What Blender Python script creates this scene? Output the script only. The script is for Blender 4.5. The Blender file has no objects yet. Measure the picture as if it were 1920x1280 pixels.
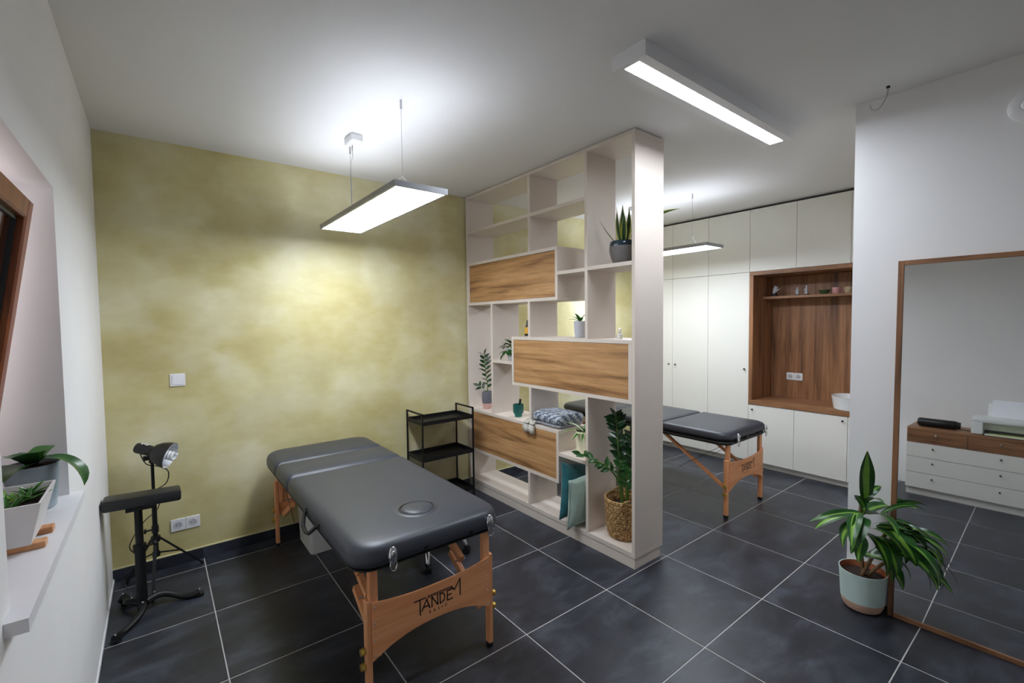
import bpy, bmesh, math, random
from mathutils import Vector, Matrix, noise
random.seed(7)
S = bpy.context.scene
COL = S.collection
PI = math.pi

# ------------------------------------------------------------------ camera, world, exposure
F, YAW, PITCH, ROLL = 855.4684, .6621, .0437, .0116
CAMLOC = (-.199, -3.5041, 1.5545)
cd = bpy.data.cameras.new('camera'); cam = bpy.data.objects.new('camera', cd); COL.objects.link(cam)
cd.sensor_fit = 'HORIZONTAL'; cd.sensor_width = 36; cd.lens = F / 1920 * 36; cd.clip_start = .02; cd.clip_end = 60
fw = Vector((math.sin(YAW) * math.cos(PITCH), math.cos(YAW) * math.cos(PITCH), -math.sin(PITCH)))
rt = Vector((math.cos(YAW), -math.sin(YAW), 0)); dn = fw.cross(rt)
r2 = rt * math.cos(ROLL) + dn * math.sin(ROLL); d2 = dn * math.cos(ROLL) - rt * math.sin(ROLL)
cam.matrix_world = Matrix(((r2.x, -d2.x, -fw.x, CAMLOC[0]), (r2.y, -d2.y, -fw.y, CAMLOC[1]), (r2.z, -d2.z, -fw.z, CAMLOC[2]), (0, 0, 0, 1)))
S.camera = cam
w = bpy.data.worlds.new('dusk'); S.world = w; w.use_nodes = True
w.node_tree.nodes['Background'].inputs[0].default_value = (.66, .60, .62, 1)
w.node_tree.nodes['Background'].inputs[1].default_value = 1.6
S.view_settings.view_transform = 'Standard'; S.view_settings.look = 'None'
S.view_settings.gamma = 1; S.view_settings.use_curve_mapping = False
S.view_settings.exposure = 0.92
S.cycles.use_denoising = True
S.cycles.max_bounces = 12; S.cycles.diffuse_bounces = 6
S.cycles.sample_clamp_indirect = 6
LAMP_DOWN, LAMP_UP, LAMP_BOX = 17.5, 1.7, 38.0
LAMP_COL = (.845, .91, 1.0)

# ------------------------------------------------------------------ room numbers
XL, YB, ZC = -.459, .133, 2.705         # left wall, green wall, ceiling
XR, YR = 2.85, -2.664                   # right wall face and its corner
XE, YE = 5.25, -5.2                     # far wall behind cabinets, wall behind the camera
XS, DS, YS = 2.096, .294, -1.777        # shelf front, depth, near end
XC = 4.70                               # cabinet fronts

# ------------------------------------------------------------------ materials
def lin(c):
    return tuple(((v / 255) / 12.92 if v / 255 <= .04045 else ((v / 255 + .055) / 1.055) ** 2.4) for v in c)
class NT:
    def __init__(s, name):
        s.m = bpy.data.materials.new(name); s.m.use_nodes = True; s.t = s.m.node_tree; s.b = s.t.nodes['Principled BSDF']
    def n(s, kind, **kw):
        nd = s.t.nodes.new(kind)
        for k, v in kw.items():
            if k in nd.inputs: nd.inputs[k].default_value = v
            else: setattr(nd, k, v)
        return nd
    def l(s, a, b): s.t.links.new(a, b)
    def ramp(s, fac, stops):
        r = s.n('ShaderNodeValToRGB'); e = r.color_ramp.elements
        while len(e) < len(stops): e.new(.5)
        for el, (p, c) in zip(e, stops): el.position = p; el.color = (*c, 1)
        s.l(fac, r.inputs[0]); return r.outputs[0]
    def coords(s, scale=(1, 1, 1), kind='Object'):
        tc = s.n('ShaderNodeTexCoord'); mp = s.n('ShaderNodeMapping'); mp.inputs['Scale'].default_value = scale
        s.l(tc.outputs[kind], mp.inputs[0]); return mp.outputs[0]
    def noise(s, vec, scale, detail=4, rough=.55, dist=0):
        nd = s.n('ShaderNodeTexNoise'); nd.inputs['Scale'].default_value = scale; nd.inputs['Detail'].default_value = detail
        nd.inputs['Roughness'].default_value = rough; nd.inputs['Distortion'].default_value = dist
        s.l(vec, nd.inputs['Vector']); return nd.outputs[0]
    def mix(s, fac, a, b, mode='MIX'):
        m = s.n('ShaderNodeMix', data_type='RGBA', blend_type=mode)
        for sock, v in ((m.inputs[0], fac), (m.inputs[6], a), (m.inputs[7], b)):
            if hasattr(v, 'links'): s.l(v, sock)
            else: sock.default_value = v if not isinstance(v, tuple) else (*v, 1) if len(v) == 3 else v
        return m.outputs[2]
    def bump(s, h, strength=.2, dist=.01):
        b = s.n('ShaderNodeBump'); b.inputs['Strength'].default_value = strength; b.inputs['Distance'].default_value = dist
        s.l(h, b.inputs['Height']); s.l(b.outputs[0], s.b.inputs['Normal'])
MATS = {}
def flat(name, rgb, rough=.5, metal=0, vary=.06, spec=.5, bumpk=0, scale=30, **kw):
    t = NT(name); c = lin(rgb); v = t.coords()
    nz = t.noise(v, scale, 3)
    col = t.ramp(nz, [(.3, tuple(x * (1 - vary) for x in c)), (.7, tuple(min(1, x * (1 + vary)) for x in c))])
    t.l(col, t.b.inputs['Base Color']); t.b.inputs['Roughness'].default_value = rough; t.b.inputs['Metallic'].default_value = metal
    t.b.inputs['Specular IOR Level'].default_value = spec
    if bumpk: t.bump(t.noise(v, scale * 4, 3), bumpk, .004)
    for k, x in kw.items(): t.b.inputs[k.replace('_', ' ')].default_value = x
    MATS[name] = t.m; return t.m
def wood(name, dark, mid, light, stretch, scale=1.0, knots=True, rough=.45, grain=.6):
    t = NT(name); v = t.coords(stretch)
    n1 = t.noise(v, 1.7 * scale, 5, .55, .35); n2 = t.noise(v, 8 * scale, 5, .6, .2)
    base = t.ramp(n1, [(.30, lin(dark)), (.46, lin(mid)), (.62, lin(light)), (.8, lin(mid))])
    gr = t.ramp(n2, [(.35, (.68, .64, .60)), (.6, (1, 1, 1))])
    col = t.mix(grain, base, gr, 'MULTIPLY')
    if knots:
        v2 = t.coords(tuple(x * .55 + .15 for x in stretch)); n3 = t.noise(v2, 2.6 * scale, 4, .5, .5)
        kn = t.ramp(n3, [(.60, (0, 0, 0)), (.76, (.8, .8, .8))])
        col = t.mix(kn, col, tuple(x * .42 for x in lin(dark)))
    t.l(col, t.b.inputs['Base Color']); t.b.inputs['Roughness'].default_value = rough
    t.bump(n2, .08, .002); MATS[name] = t.m; return t.m
def emit(name, rgb, strength):
    t = NT(name); t.b.inputs['Base Color'].default_value = (.8, .8, .8, 1)
    t.b.inputs['Emission Color'].default_value = (*rgb, 1); t.b.inputs['Emission Strength'].default_value = strength
    MATS[name] = t.m; return t.m

flat('wall_white', (234, 233, 233), .85, vary=.015, scale=3, spec=.2)
flat('wall_warm', (233, 232, 232), .85, vary=.015, scale=3, spec=.2)
flat('ceiling_white', (232, 231, 231), .9, vary=.01, scale=2, spec=.15)
def green_wall():
    t = NT('green_limewash'); v = t.coords((1, 1, 1.15))
    n1 = t.noise(v, .9, 2, .5, 0); n2 = t.noise(v, 2.3, 3, .5, 0); n3 = t.noise(t.coords((1, 1, 1.9)), 9, 4, .6, 0)
    wn = t.n('ShaderNodeTexNoise'); wn.inputs['Scale'].default_value = 5; wn.inputs['Detail'].default_value = 3; t.l(v, wn.inputs['Vector'])
    wm = t.n('ShaderNodeVectorMath', operation='MULTIPLY_ADD'); t.l(wn.outputs[1], wm.inputs[0]); wm.inputs[1].default_value = (.16, .16, .16); t.l(v, wm.inputs[2])
    vo = t.n('ShaderNodeTexVoronoi', feature='SMOOTH_F1', distance='CHEBYCHEV'); vo.inputs['Scale'].default_value = 3.4; vo.inputs['Smoothness'].default_value = .7; t.l(wm.outputs[0], vo.inputs['Vector'])
    sp = t.n('ShaderNodeSeparateColor'); t.l(vo.outputs['Color'], sp.inputs[0])
    a = t.ramp(n1, [(.36, lin((170, 153, 94))), (.5, lin((206, 196, 142))), (.64, lin((230, 227, 196)))])
    b = t.ramp(n2, [(.36, lin((174, 158, 98))), (.5, lin((208, 198, 146))), (.64, lin((232, 229, 202)))])
    c = t.ramp(n3, [(.35, lin((184, 169, 114))), (.65, lin((220, 215, 176)))])
    d = t.ramp(sp.outputs[0], [(.1, lin((170, 154, 96))), (.5, lin((206, 196, 144))), (.9, lin((234, 232, 206)))])
    t.l(t.mix(.15, t.mix(.36, t.mix(.45, a, b), d), c), t.b.inputs['Base Color'])
    t.b.inputs['Roughness'].default_value = .62; t.b.inputs['Specular IOR Level'].default_value = .35
    t.bump(n3, .06, .004); MATS['green'] = t.m
green_wall()
def tile_mat():
    t = NT('anthracite_tile')
    oi = t.n('ShaderNodeObjectInfo'); tc = t.n('ShaderNodeTexCoord'); ad = t.n('ShaderNodeVectorMath', operation='MULTIPLY_ADD')
    cb = t.n('ShaderNodeCombineXYZ'); 
    for k in range(3): t.l(oi.outputs['Random'], cb.inputs[k])
    t.l(cb.outputs[0], ad.inputs[0]); ad.inputs[1].default_value = (40, 70, 20); t.l(tc.outputs['Object'], ad.inputs[2])
    mp = t.n('ShaderNodeMapping'); mp.inputs['Scale'].default_value = (1, 1.8, 1); t.l(ad.outputs[0], mp.inputs[0]); v = mp.outputs[0]
    n1 = t.noise(v, 3.2, 7, .62, .5); n2 = t.noise(v, 26, 4, .6, .2)
    c = t.ramp(n1, [(.30, lin((30, 32, 38))), (.5, lin((44, 47, 56))), (.72, lin((74, 78, 89)))])
    c2 = t.ramp(n2, [(.3, (.82, .82, .82)), (.7, (1.1, 1.1, 1.1))])
    t.l(t.mix(.6, c, c2, 'MULTIPLY'), t.b.inputs['Base Color'])
    rr = t.n('ShaderNodeMapRange'); rr.inputs[3].default_value = .30; rr.inputs[4].default_value = .5; t.l(n1, rr.inputs[0]); t.l(rr.outputs[0], t.b.inputs['Roughness'])
    t.bump(n2, .05, .002); MATS['tile'] = t.m
tile_mat()
flat('grout', (184, 180, 178), .9)
flat('shelf', (220, 208, 197), .5, vary=.02, scale=6)
wood('oak', (128, 88, 54), (182, 136, 90), (204, 158, 110), (9, .7, 11), 1.0, grain=.5)
wood('oak_vertical', (92, 60, 40), (142, 98, 66), (166, 118, 82), (9, 9, .6), 1.0)
wood('oak_frame', (104, 70, 46), (142, 100, 68), (160, 116, 82), (9, .9, 9), 1.0, knots=False)
wood('window_wood', (92, 44, 18), (130, 66, 28), (150, 82, 40), (10, 10, .8), 1.0, knots=False, rough=.35)
wood('beech', (222, 148, 98), (232, 160, 110), (238, 170, 120), (12, 12, .8), 1.0, knots=False, rough=.4, grain=.2)
wood('beech_side', (222, 148, 98), (232, 160, 110), (238, 170, 120), (.8, 12, 12), 1.0, knots=False, rough=.4, grain=.2)
wood('cork_wood', (170, 110, 66), (198, 140, 92), (212, 156, 108), (5, 5, 5), 1.0, knots=False)
flat('vinyl', (52, 55, 64), .42, vary=.04, scale=60, bumpk=.05, spec=.55)
flat('black_vinyl', (22, 22, 24), .45, vary=.05, scale=60)
flat('black_metal', (13, 13, 14), .5, vary=.08, spec=.4)
flat('black_plastic', (15, 15, 17), .4, vary=.08)
flat('print_black', (18, 15, 14), .6)
flat('print_brown', (120, 62, 34), .6)
flat('chrome', (225, 226, 230), .12, 1, vary=.01)
flat('steel', (190, 190, 194), .3, 1, vary=.03)
flat('brass', (206, 172, 84), .35, .8, vary=.05)
flat('cabinet', (234, 233, 227), .42, vary=.008, scale=2)
flat('cabinet_gap', (60, 58, 50), .8)
flat('white_plastic', (232, 232, 234), .35, vary=.01)
flat('bin_white', (218, 218, 216), .45, vary=.01)
flat('sill_white', (232, 231, 235), .4, vary=.01)
flat('white_ceramic', (236, 238, 240), .15, vary=.01)
flat('white_enamel', (235, 238, 245), .3, vary=.01)
flat('alu', (176, 177, 182), .35, .7, vary=.02)
flat('grey_hole', (196, 196, 200), .6)
flat('soil', (52, 36, 28), .95, vary=.4, scale=90, bumpk=.6)
flat('bark_chips', (70, 42, 30), .9, vary=.5, scale=80, bumpk=.6)
flat('leaf_dark', (38, 84, 34), .32, vary=.3, scale=14)
flat('leaf_deep', (24, 58, 26), .28, vary=.3, scale=14)
flat('leaf_mid', (58, 112, 42), .35, vary=.25, scale=14)
flat('leaf_light', (124, 172, 62), .38, vary=.18, scale=14)
flat('leaf_lime', (150, 190, 70), .4, vary=.15, scale=14)
flat('leaf_cream', (206, 212, 160), .4, vary=.1, scale=14)
flat('leaf_edge', (168, 176, 70), .4, vary=.12, scale=14)
flat('stem_green', (84, 116, 44), .45, vary=.15)
flat('stem_brown', (112, 88, 56), .7, vary=.2)
flat('snake_leaf', (30, 62, 30), .35, vary=.45, scale=34)
flat('terracotta', (176, 104, 70), .8, vary=.08)
flat('mint_glaze', (206, 228, 222), .4, vary=.02)
flat('pink_clay', (206, 170, 148), .75, vary=.04)
flat('grey_stoneware', (110, 106, 106), .6, vary=.12, scale=18)
flat('blue_glaze', (34, 52, 62), .15, vary=.25, scale=20)
flat('pale_grey_pot', (196, 200, 210), .5, vary=.03)
flat('slate_pot', (112, 112, 124), .45, vary=.04)
flat('pink_pot', (214, 172, 166), .55, vary=.04)
flat('cream_pot', (238, 234, 204), .4, vary=.02)
flat('planter_white', (226, 225, 224), .4, vary=.01)
flat('orchid_glass_grey', (150, 164, 172), .25, vary=.2, scale=9)
flat('teal_velvet', (10, 92, 100), .75, vary=.25, scale=22, bumpk=.2, Sheen_Weight=.5)
flat('mint_velvet', (172, 196, 184), .75, vary=.06, scale=22, bumpk=.2, Sheen_Weight=.4)
flat('tassel_wool', (208, 204, 194), .95, vary=.15, scale=120, bumpk=.6)
flat('dark_wool', (70, 66, 64), .95, vary=.15, scale=120)
flat('yellow_label', (226, 168, 40), .5)
flat('paper', (240, 242, 250), .7, vary=.005)
flat('printer_grey', (228, 231, 230), .45, vary=.01)
flat('printer_dark', (60, 62, 64), .5)
flat('yellow_paper', (214, 222, 150), .7)
flat('stone_dark', (34, 34, 40), .5)
flat('crystal', (196, 198, 204), .35, vary=.15, scale=60)
flat('green_bowl', (58, 82, 44), .4, vary=.2)
flat('pink_cup', (216, 160, 160), .4, vary=.08)
flat('beige_cup', (186, 168, 136), .5, vary=.1)
flat('caulk', (206, 200, 160), .7)
def knit():
    t = NT('blue_grey_knit'); v = t.coords((1, 1, 1))
    wv = t.n('ShaderNodeTexWave', wave_type='BANDS', bands_direction='DIAGONAL', wave_profile='TRI'); wv.inputs['Scale'].default_value = 9
    wv.inputs['Distortion'].default_value = 5; wv.inputs['Detail'].default_value = 2; wv.inputs['Detail Scale'].default_value = 6
    t.l(v, wv.inputs[0]); nz = t.noise(v, 60, 4)
    c = t.ramp(wv.outputs[1], [(.35, lin((52, 66, 92))), (.5, lin((140, 154, 174))), (.65, lin((208, 213, 220)))])
    t.l(t.mix(.3, c, t.ramp(nz, [(.3, lin((92, 104, 124))), (.7, lin((190, 198, 208)))])), t.b.inputs['Base Color'])
    t.b.inputs['Roughness'].default_value = .95; t.bump(wv.outputs[1], .5, .006); MATS['knit'] = t.m
    flat('grey_knit', (150, 152, 158), .95, vary=.18, scale=70, bumpk=.5)
knit()
def basket():
    t = NT('water_hyacinth'); v = t.coords((1, 1, 1)); n1 = t.noise(v, 75, 4, .6, .3); n2 = t.noise(v, 14, 3)
    c = t.ramp(n1, [(.36, lin((70, 46, 24))), (.5, lin((164, 122, 72))), (.62, lin((226, 192, 136)))])
    t.l(t.mix(.3, c, t.ramp(n2, [(.35, lin((110, 78, 44))), (.65, lin((196, 158, 104)))])), t.b.inputs['Base Color'])
    t.b.inputs['Roughness'].default_value = .8; t.bump(n1, .6, .006); MATS['basket'] = t.m
basket()
def teal_glass():
    t = NT('teal_glass'); t.b.inputs['Base Color'].default_value = (*lin((40, 140, 130)), 1); t.b.inputs['Roughness'].default_value = .15
    t.b.inputs['Transmission Weight'].default_value = .55; v = t.coords((1, 1, 1)); t.bump(t.noise(v, 120, 2), .3, .003); MATS['teal_glass'] = t.m
    t = NT('clear_glass'); t.b.inputs['Base Color'].default_value = (.92, .93, .95, 1); t.b.inputs['Roughness'].default_value = .08
    t.b.inputs['Transmission Weight'].default_value = .8; t.b.inputs['IOR'].default_value = 1.3; MATS['clear_glass'] = t.m
    t = NT('mirror_silver'); t.b.inputs['Base Color'].default_value = (.86, .87, .87, 1); t.b.inputs['Metallic'].default_value = 1; t.b.inputs['Roughness'].default_value = .015; MATS['mirror'] = t.m
    t = NT('window_pane'); nt = t.t; gl = t.n('ShaderNodeBsdfGlossy'); gl.inputs['Roughness'].default_value = .01; tr = t.n('ShaderNodeBsdfTransparent')
    fr = t.n('ShaderNodeFresnel'); fr.inputs['IOR'].default_value = 1.9; mx = t.n('ShaderNodeMixShader')
    t.l(fr.outputs[0], mx.inputs[0]); t.l(tr.outputs[0], mx.inputs[1]); t.l(gl.outputs[0], mx.inputs[2]); t.l(mx.outputs[0], nt.nodes['Material Output'].inputs[0]); MATS['pane'] = t.m
teal_glass()
emit('led_down', LAMP_COL, LAMP_DOWN); emit('led_up', LAMP_COL, LAMP_UP); emit('led_box', LAMP_COL, LAMP_BOX)

# ------------------------------------------------------------------ mesh builder
class B:
    def __init__(s): s.v = []; s.f = []; s.mi = []; s.cur = 0
    def add(s, vs, fs, mi=None):
        o = len(s.v); s.v += [Vector(p) for p in vs]; s.f += [tuple(i + o for i in f) for f in fs]; s.mi += [s.cur if mi is None else mi] * len(fs); return s
    def box(s, x0, x1, y0, y1, z0, z1, bev=0, mi=None, M=None):
        x0, x1 = min(x0, x1), max(x0, x1); y0, y1 = min(y0, y1), max(y0, y1); z0, z1 = min(z0, z1), max(z0, z1)
        if bev <= 0:
            vs = [(x, y, z) for z in (z0, z1) for y in (y0, y1) for x in (x0, x1)]
            fs = [(0, 2, 3, 1), (4, 5, 7, 6), (0, 1, 5, 4), (2, 6, 7, 3), (0, 4, 6, 2), (1, 3, 7, 5)]
        else:
            bm = bmesh.new(); bmesh.ops.create_cube(bm, size=1)
            for q in bm.verts: q.co = Vector(((x0 + x1) / 2 + q.co.x * (x1 - x0), (y0 + y1) / 2 + q.co.y * (y1 - y0), (z0 + z1) / 2 + q.co.z * (z1 - z0)))
            bmesh.ops.bevel(bm, geom=bm.edges[:], offset=bev, segments=2 if bev > .006 else 1, affect='EDGES', profile=.6)
            bm.verts.index_update(); vs = [q.co.copy() for q in bm.verts]; fs = [tuple(q.index for q in f.verts) for f in bm.faces]; bm.free()
        if M is not None: vs = [M @ Vector(p) for p in vs]
        return s.add(vs, fs, mi)
    def tube(s, pts, r, seg=8, mi=None, cap=True):
        pts = [Vector(p) for p in pts]; n = len(pts); rs = r if isinstance(r, (list, tuple)) else [r] * n
        vs = []; fs = []; pn = None
        for i, p in enumerate(pts):
            t = (pts[min(i + 1, n - 1)] - pts[max(i - 1, 0)]).normalized()
            if pn is None:
                a = Vector((0, 0, 1)) if abs(t.z) < .9 else Vector((1, 0, 0)); nrm = t.cross(a).normalized()
            else:
                nrm = (pn - t * pn.dot(t)); nrm = nrm.normalized() if nrm.length > 1e-6 else t.orthogonal().normalized()
            pn = nrm; bn = t.cross(nrm)
            for k in range(seg):
                a = 2 * PI * k / seg; vs.append(p + (nrm * math.cos(a) + bn * math.sin(a)) * rs[i])
        for i in range(n - 1):
            for k in range(seg):
                k2 = (k + 1) % seg; fs.append((i * seg + k, i * seg + k2, (i + 1) * seg + k2, (i + 1) * seg + k))
        if cap: fs.append(tuple(reversed(range(seg)))); fs.append(tuple((n - 1) * seg + k for k in range(seg)))
        return s.add(vs, fs, mi)
    def cyl(s, p0, p1, r0, r1=None, seg=16, mi=None): return s.tube([p0, p1], [r0, r0 if r1 is None else r1], seg, mi)
    def bar(s, p0, p1, wx, wy, ref=(0, 0, 1), mi=None):     # rectangular bar from p0 to p1
        p0, p1 = Vector(p0), Vector(p1); t = (p1 - p0).normalized(); a = Vector(ref)
        if abs(t.dot(a)) > .95: a = Vector((1, 0, 0))
        u = t.cross(a).normalized() * wx / 2; v = t.cross(u).normalized() * wy / 2
        vs = [p + e * u + g * v for p in (p0, p1) for e, g in ((-1, -1), (1, -1), (1, 1), (-1, 1))]
        return s.add(vs, [(3, 2, 1, 0), (4, 5, 6, 7), (0, 1, 5, 4), (1, 2, 6, 5), (2, 3, 7, 6), (3, 0, 4, 7)], mi)
    def lathe(s, prof, c=(0, 0, 0), seg=32, M=None, mis=None, ell=1.0):
        vs = []; fs = []; mi = []
        for r, z in prof:
            for k in range(seg):
                a = 2 * PI * k / seg; p = Vector((r * math.cos(a), r * math.sin(a) * ell, z)); vs.append((M @ p if M is not None else p) + Vector(c))
        for i in range(len(prof) - 1):
            for k in range(seg):
                k2 = (k + 1) % seg; fs.append((i * seg + k, i * seg + k2, (i + 1) * seg + k2, (i + 1) * seg + k)); mi.append(mis[i] if mis else s.cur)
        o = len(s.v); s.v += vs; s.f += [tuple(i + o for i in f) for f in fs]; s.mi += mi; return s
    def poly(s, pts, ext, mi=None):                          # planar polygon extruded by vector ext
        pts = [Vector(p) for p in pts]; e = Vector(ext); n = len(pts)
        return s.add(pts + [p + e for p in pts], [tuple(reversed(range(n))), tuple(range(n, 2 * n))] + [(i, (i + 1) % n, n + (i + 1) % n, n + i) for i in range(n)], mi)
    def sphere(s, c, r, seg=14, sq=(1, 1, 1), mi=None):
        n = seg // 2; prof = [(math.sin(PI * i / n) * r + 1e-5, -math.cos(PI * i / n) * r) for i in range(n + 1)]
        o = len(s.v); s.lathe(prof, (0, 0, 0), seg)
        for i in range(o, len(s.v)): s.v[i] = Vector((s.v[i].x * sq[0], s.v[i].y * sq[1], s.v[i].z * sq[2])) + Vector(c)
        return s
    def xf(s, M, start=0):
        for i in range(start, len(s.v)): s.v[i] = M @ s.v[i]
        return s
def wloc(o):
    p = Vector((0, 0, 0))
    while o is not None: p += o.location; o = o.parent
    return p
def obj(name, b, mat, parent=None, smooth=False, label=None, cat=None, group=None, kind=None, at=None):
    mats = mat if isinstance(mat, (list, tuple)) else [mat]
    pl = wloc(parent) if parent is not None else Vector((0, 0, 0))
    if at is None:
        if parent is None:
            xs = [q.x for q in b.v]; ys = [q.y for q in b.v]; zs = [q.z for q in b.v]
            at = Vector(((min(xs) + max(xs)) / 2, (min(ys) + max(ys)) / 2, min(zs)))
        else: at = pl
    at = Vector(at)
    me = bpy.data.meshes.new(name); me.from_pydata([tuple(q - at) for q in b.v], [], b.f)
    for m in mats: me.materials.append(MATS[m])
    if len(mats) > 1: me.polygons.foreach_set('material_index', b.mi)
    if smooth:
        me.polygons.foreach_set('use_smooth', [True] * len(me.polygons))
        if smooth != 'all':
            me.set_sharp_from_angle(angle=.6)
    me.update()
    o = bpy.data.objects.new(name, me); COL.objects.link(o)
    o.parent = parent; o.location = at - pl
    if label: o['label'] = label
    if cat: o['category'] = cat
    if group: o['group'] = group
    if kind: o['kind'] = kind
    return o
def thing(name, label, cat, loc, group=None):
    o = bpy.data.objects.new(name, None); COL.objects.link(o); o.location = loc; o.empty_display_size = .05
    o['label'] = label; o['category'] = cat
    if group: o['group'] = group
    return o
def leaf_mesh(base, d, up, L, W, bend=.5, fold=.15, shape='lance', cols=4, rows=8, stripe=None, wave=0, twist=0):
    """one leaf: centre line bends from d towards -up; stripe = set of columns using material 1"""
    b = B(); d = Vector(d).normalized(); up = Vector(up); up = (up - d * up.dot(d)).normalized(); sd = d.cross(up)
    p = Vector(base); vs = []; fs = []; mi = []
    for i in range(rows + 1):
        t = i / rows; a = bend * t; dd = d * math.cos(a) - up * math.sin(a); nn = up * math.cos(a) + d * math.sin(a)
        if i: p = p + dd * (L / rows)
        ss = sd * math.cos(twist * t) + nn * math.sin(twist * t); nn = nn * math.cos(twist * t) - sd * math.sin(twist * t)
        if shape == 'lance': wd = W * (math.sin(PI * min(1, (t * .93 + .05)) ** .85) ** .9 if 0 < t * .93 + .05 < 1 else 0)
        elif shape == 'strap': wd = W * min(1, .45 + t * 2.2) * (1 - max(0, (t - .72) / .28) ** 2)
        elif shape == 'blade': wd = W * (.55 + .45 * math.sin(PI * min(1, t * 1.1))) * (1 - t ** 4)
        else: wd = W * math.sin(PI * (t * .94 + .03) ** .75)
        wd = max(wd, W * .02)
        for c in range(cols + 1):
            u = c / cols * 2 - 1
            vs.append(p + ss * (u * wd / 2) + nn * (abs(u) * fold * wd + wave * wd * math.sin(t * 9 + u * 2)))
    for i in range(rows):
        for c in range(cols):
            k = i * (cols + 1) + c; fs.append((k, k + 1, k + cols + 2, k + cols + 1)); mi.append(1 if stripe and c in stripe else 0)
    b.v = vs; b.f = fs; b.mi = mi
    return b
def dirv(az, el): return Vector((math.cos(az) * math.cos(el), math.sin(az) * math.cos(el), math.sin(el)))
def mats4(e1, e2, e3, o): return Matrix(((e1.x, e2.x, e3.x, o[0]), (e1.y, e2.y, e3.y, o[1]), (e1.z, e2.z, e3.z, o[2]), (0, 0, 0, 1)))
def align(dirn, o):
    z = Vector(dirn).normalized(); x = z.orthogonal().normalized(); return mats4(x, z.cross(x), z, o)

# ================================================================== STRUCTURE
def struct(name, b, mat, parent=None, **k): return obj(name, b, mat, parent, kind='structure', **k)
floor = struct('floor', B().box(XL - .02, XE, YE, YB + .02, -.06, -.0012), 'grout', at=(0, 0, 0))
tile_cache = {}
def tile(name, x0, x1, y0, y1, parent):
    key = (round(x1 - x0, 3), round(y1 - y0, 3)); sx, sy = key
    if key not in tile_cache:
        me = bpy.data.meshes.new('tile'); b = B().box(-sx / 2, sx / 2, -sy / 2, sy / 2, -.006, 0, .0012)
        me.from_pydata([tuple(q) for q in b.v], [], b.f); me.materials.append(MATS['tile']); me.update(); tile_cache[key] = me
    o = bpy.data.objects.new(name, tile_cache[key]); COL.objects.link(o); o.parent = parent; o.location = ((x0 + x1) / 2, (y0 + y1) / 2, 0)
G = .0025
for i in range(-1, 9):
    for j in range(-1, 9):
        x0, x1 = max(i * .6, XL) + G, min(i * .6 + .6, XE) - G; y1, y0 = min(-j * .6, YB) - G, max(-j * .6 - .6, YE) + G
        if x1 - x0 < .03 or y1 - y0 < .03: continue
        if x0 > XR + .02 and y1 < YR - .02: continue
        tile('tile', x0, x1, y0, y1, floor)
wb = struct('wall_back', B().box(XL - .3, XE + .1, YB, YB + .12, -.06, ZC + .1), 'green', at=(0, YB, 0))
base_back = struct('baseboard_back', B().box(XL, XE, YB - .006, YB, 0, .078), 'grout', at=(0, YB, 0))
for i in range(-1, 9):
    x0, x1 = max(i * .6, XL) + .0015, min(i * .6 + .6, XC) - .0015
    if x1 - x0 < .05: continue
    obj('tile', B().box(x0, x1, YB - .012, YB - .004, .003, .075, .001), 'tile', base_back)
obj('caulk_line', B().box(XL, XC, YB - .013, YB, .0752, .081), 'caulk', base_back)
struct('ceiling', B().box(XL - .3, XE + .1, YE - .1, YB + .12, ZC, ZC + .1), 'ceiling_white', at=(0, 0, ZC))
# left wall with window opening
WY0, WY1, WZ0, WZ1, WD = -2.13, -1.30, .967, 2.028, .20
b = B()
b.box(XL - WD - .1, XL, WY1, YB, -.06, ZC); b.box(XL - WD - .1, XL, YE, WY0, -.06, ZC)
b.box(XL - WD - .1, XL, WY0, WY1, -.06, WZ0 - .03); b.box(XL - WD - .1, XL, WY0, WY1, WZ1, ZC)
wl = struct('wall_left', b, 'wall_white', at=(XL, 0, 0))
struct('baseboard_left', B().box(XL, XL + .007, -2.4, YB - .013, .001, .022, .002), 'white_plastic')
struct('wall_right', B().box(XR, XE + .1, YE, YR, -.06, ZC), 'wall_warm', at=(XR, YR, 0))
struct('wall_far', B().box(XE, XE + .1, YR, YB, -.06, ZC), 'wall_white')
struct('wall_rear', B().box(XL - .3, XR, YE - .1, YE, -.06, ZC), 'wall_white')
# window: fixed frame, outer pane, tilted sash
wx = XL - WD
win = obj('window_1', B().box(wx - .05, wx, WY0, WY0 + .05, WZ0, WZ1).box(wx - .05, wx, WY1 - .05, WY1, WZ0, WZ1).box(wx - .05, wx, WY0, WY1, WZ1 - .05, WZ1).box(wx - .05, wx, WY0, WY1, WZ0, WZ0 + .05), 'wall_warm', kind='structure', at=(wx, WY0, WZ0))
obj('bead', B().box(wx, wx + .012, WY1 - .012, WY1, WZ0, WZ1, .003), 'white_plastic', win)
M = Matrix.Translation((wx - .022, -1.385, WZ0 + .05)) @ Matrix.Rotation(math.radians(8.6), 4, 'Y')
sw, sh, st, sd = .66, .955, .062, .045
for nm, bx in (('stile', (0, sd, -st, 0, 0, sh)), ('stile', (0, sd, -sw, -sw + st, 0, sh)), ('rail', (0, sd, -sw + st, -st, sh - st, sh)), ('rail', (0, sd, -sw + st, -st, 0, st))):
    obj(nm, B().box(*bx, .006).xf(M), 'window_wood', win)
for nm, bx in (('glazing_bead', (.012, .024, -st - .012, -st, st, sh - st)), ('glazing_bead', (.012, .024, -sw + st, -sw + st + .012, st, sh - st)), ('glazing_bead', (.012, .024, -sw + st, -st, sh - st - .012, sh - st))):
    obj(nm, B().box(*bx).xf(M), 'black_plastic', win)
obj('pane', B().box(.014, .018, -sw + st, -st, st, sh - st).xf(M), 'pane', win)
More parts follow.
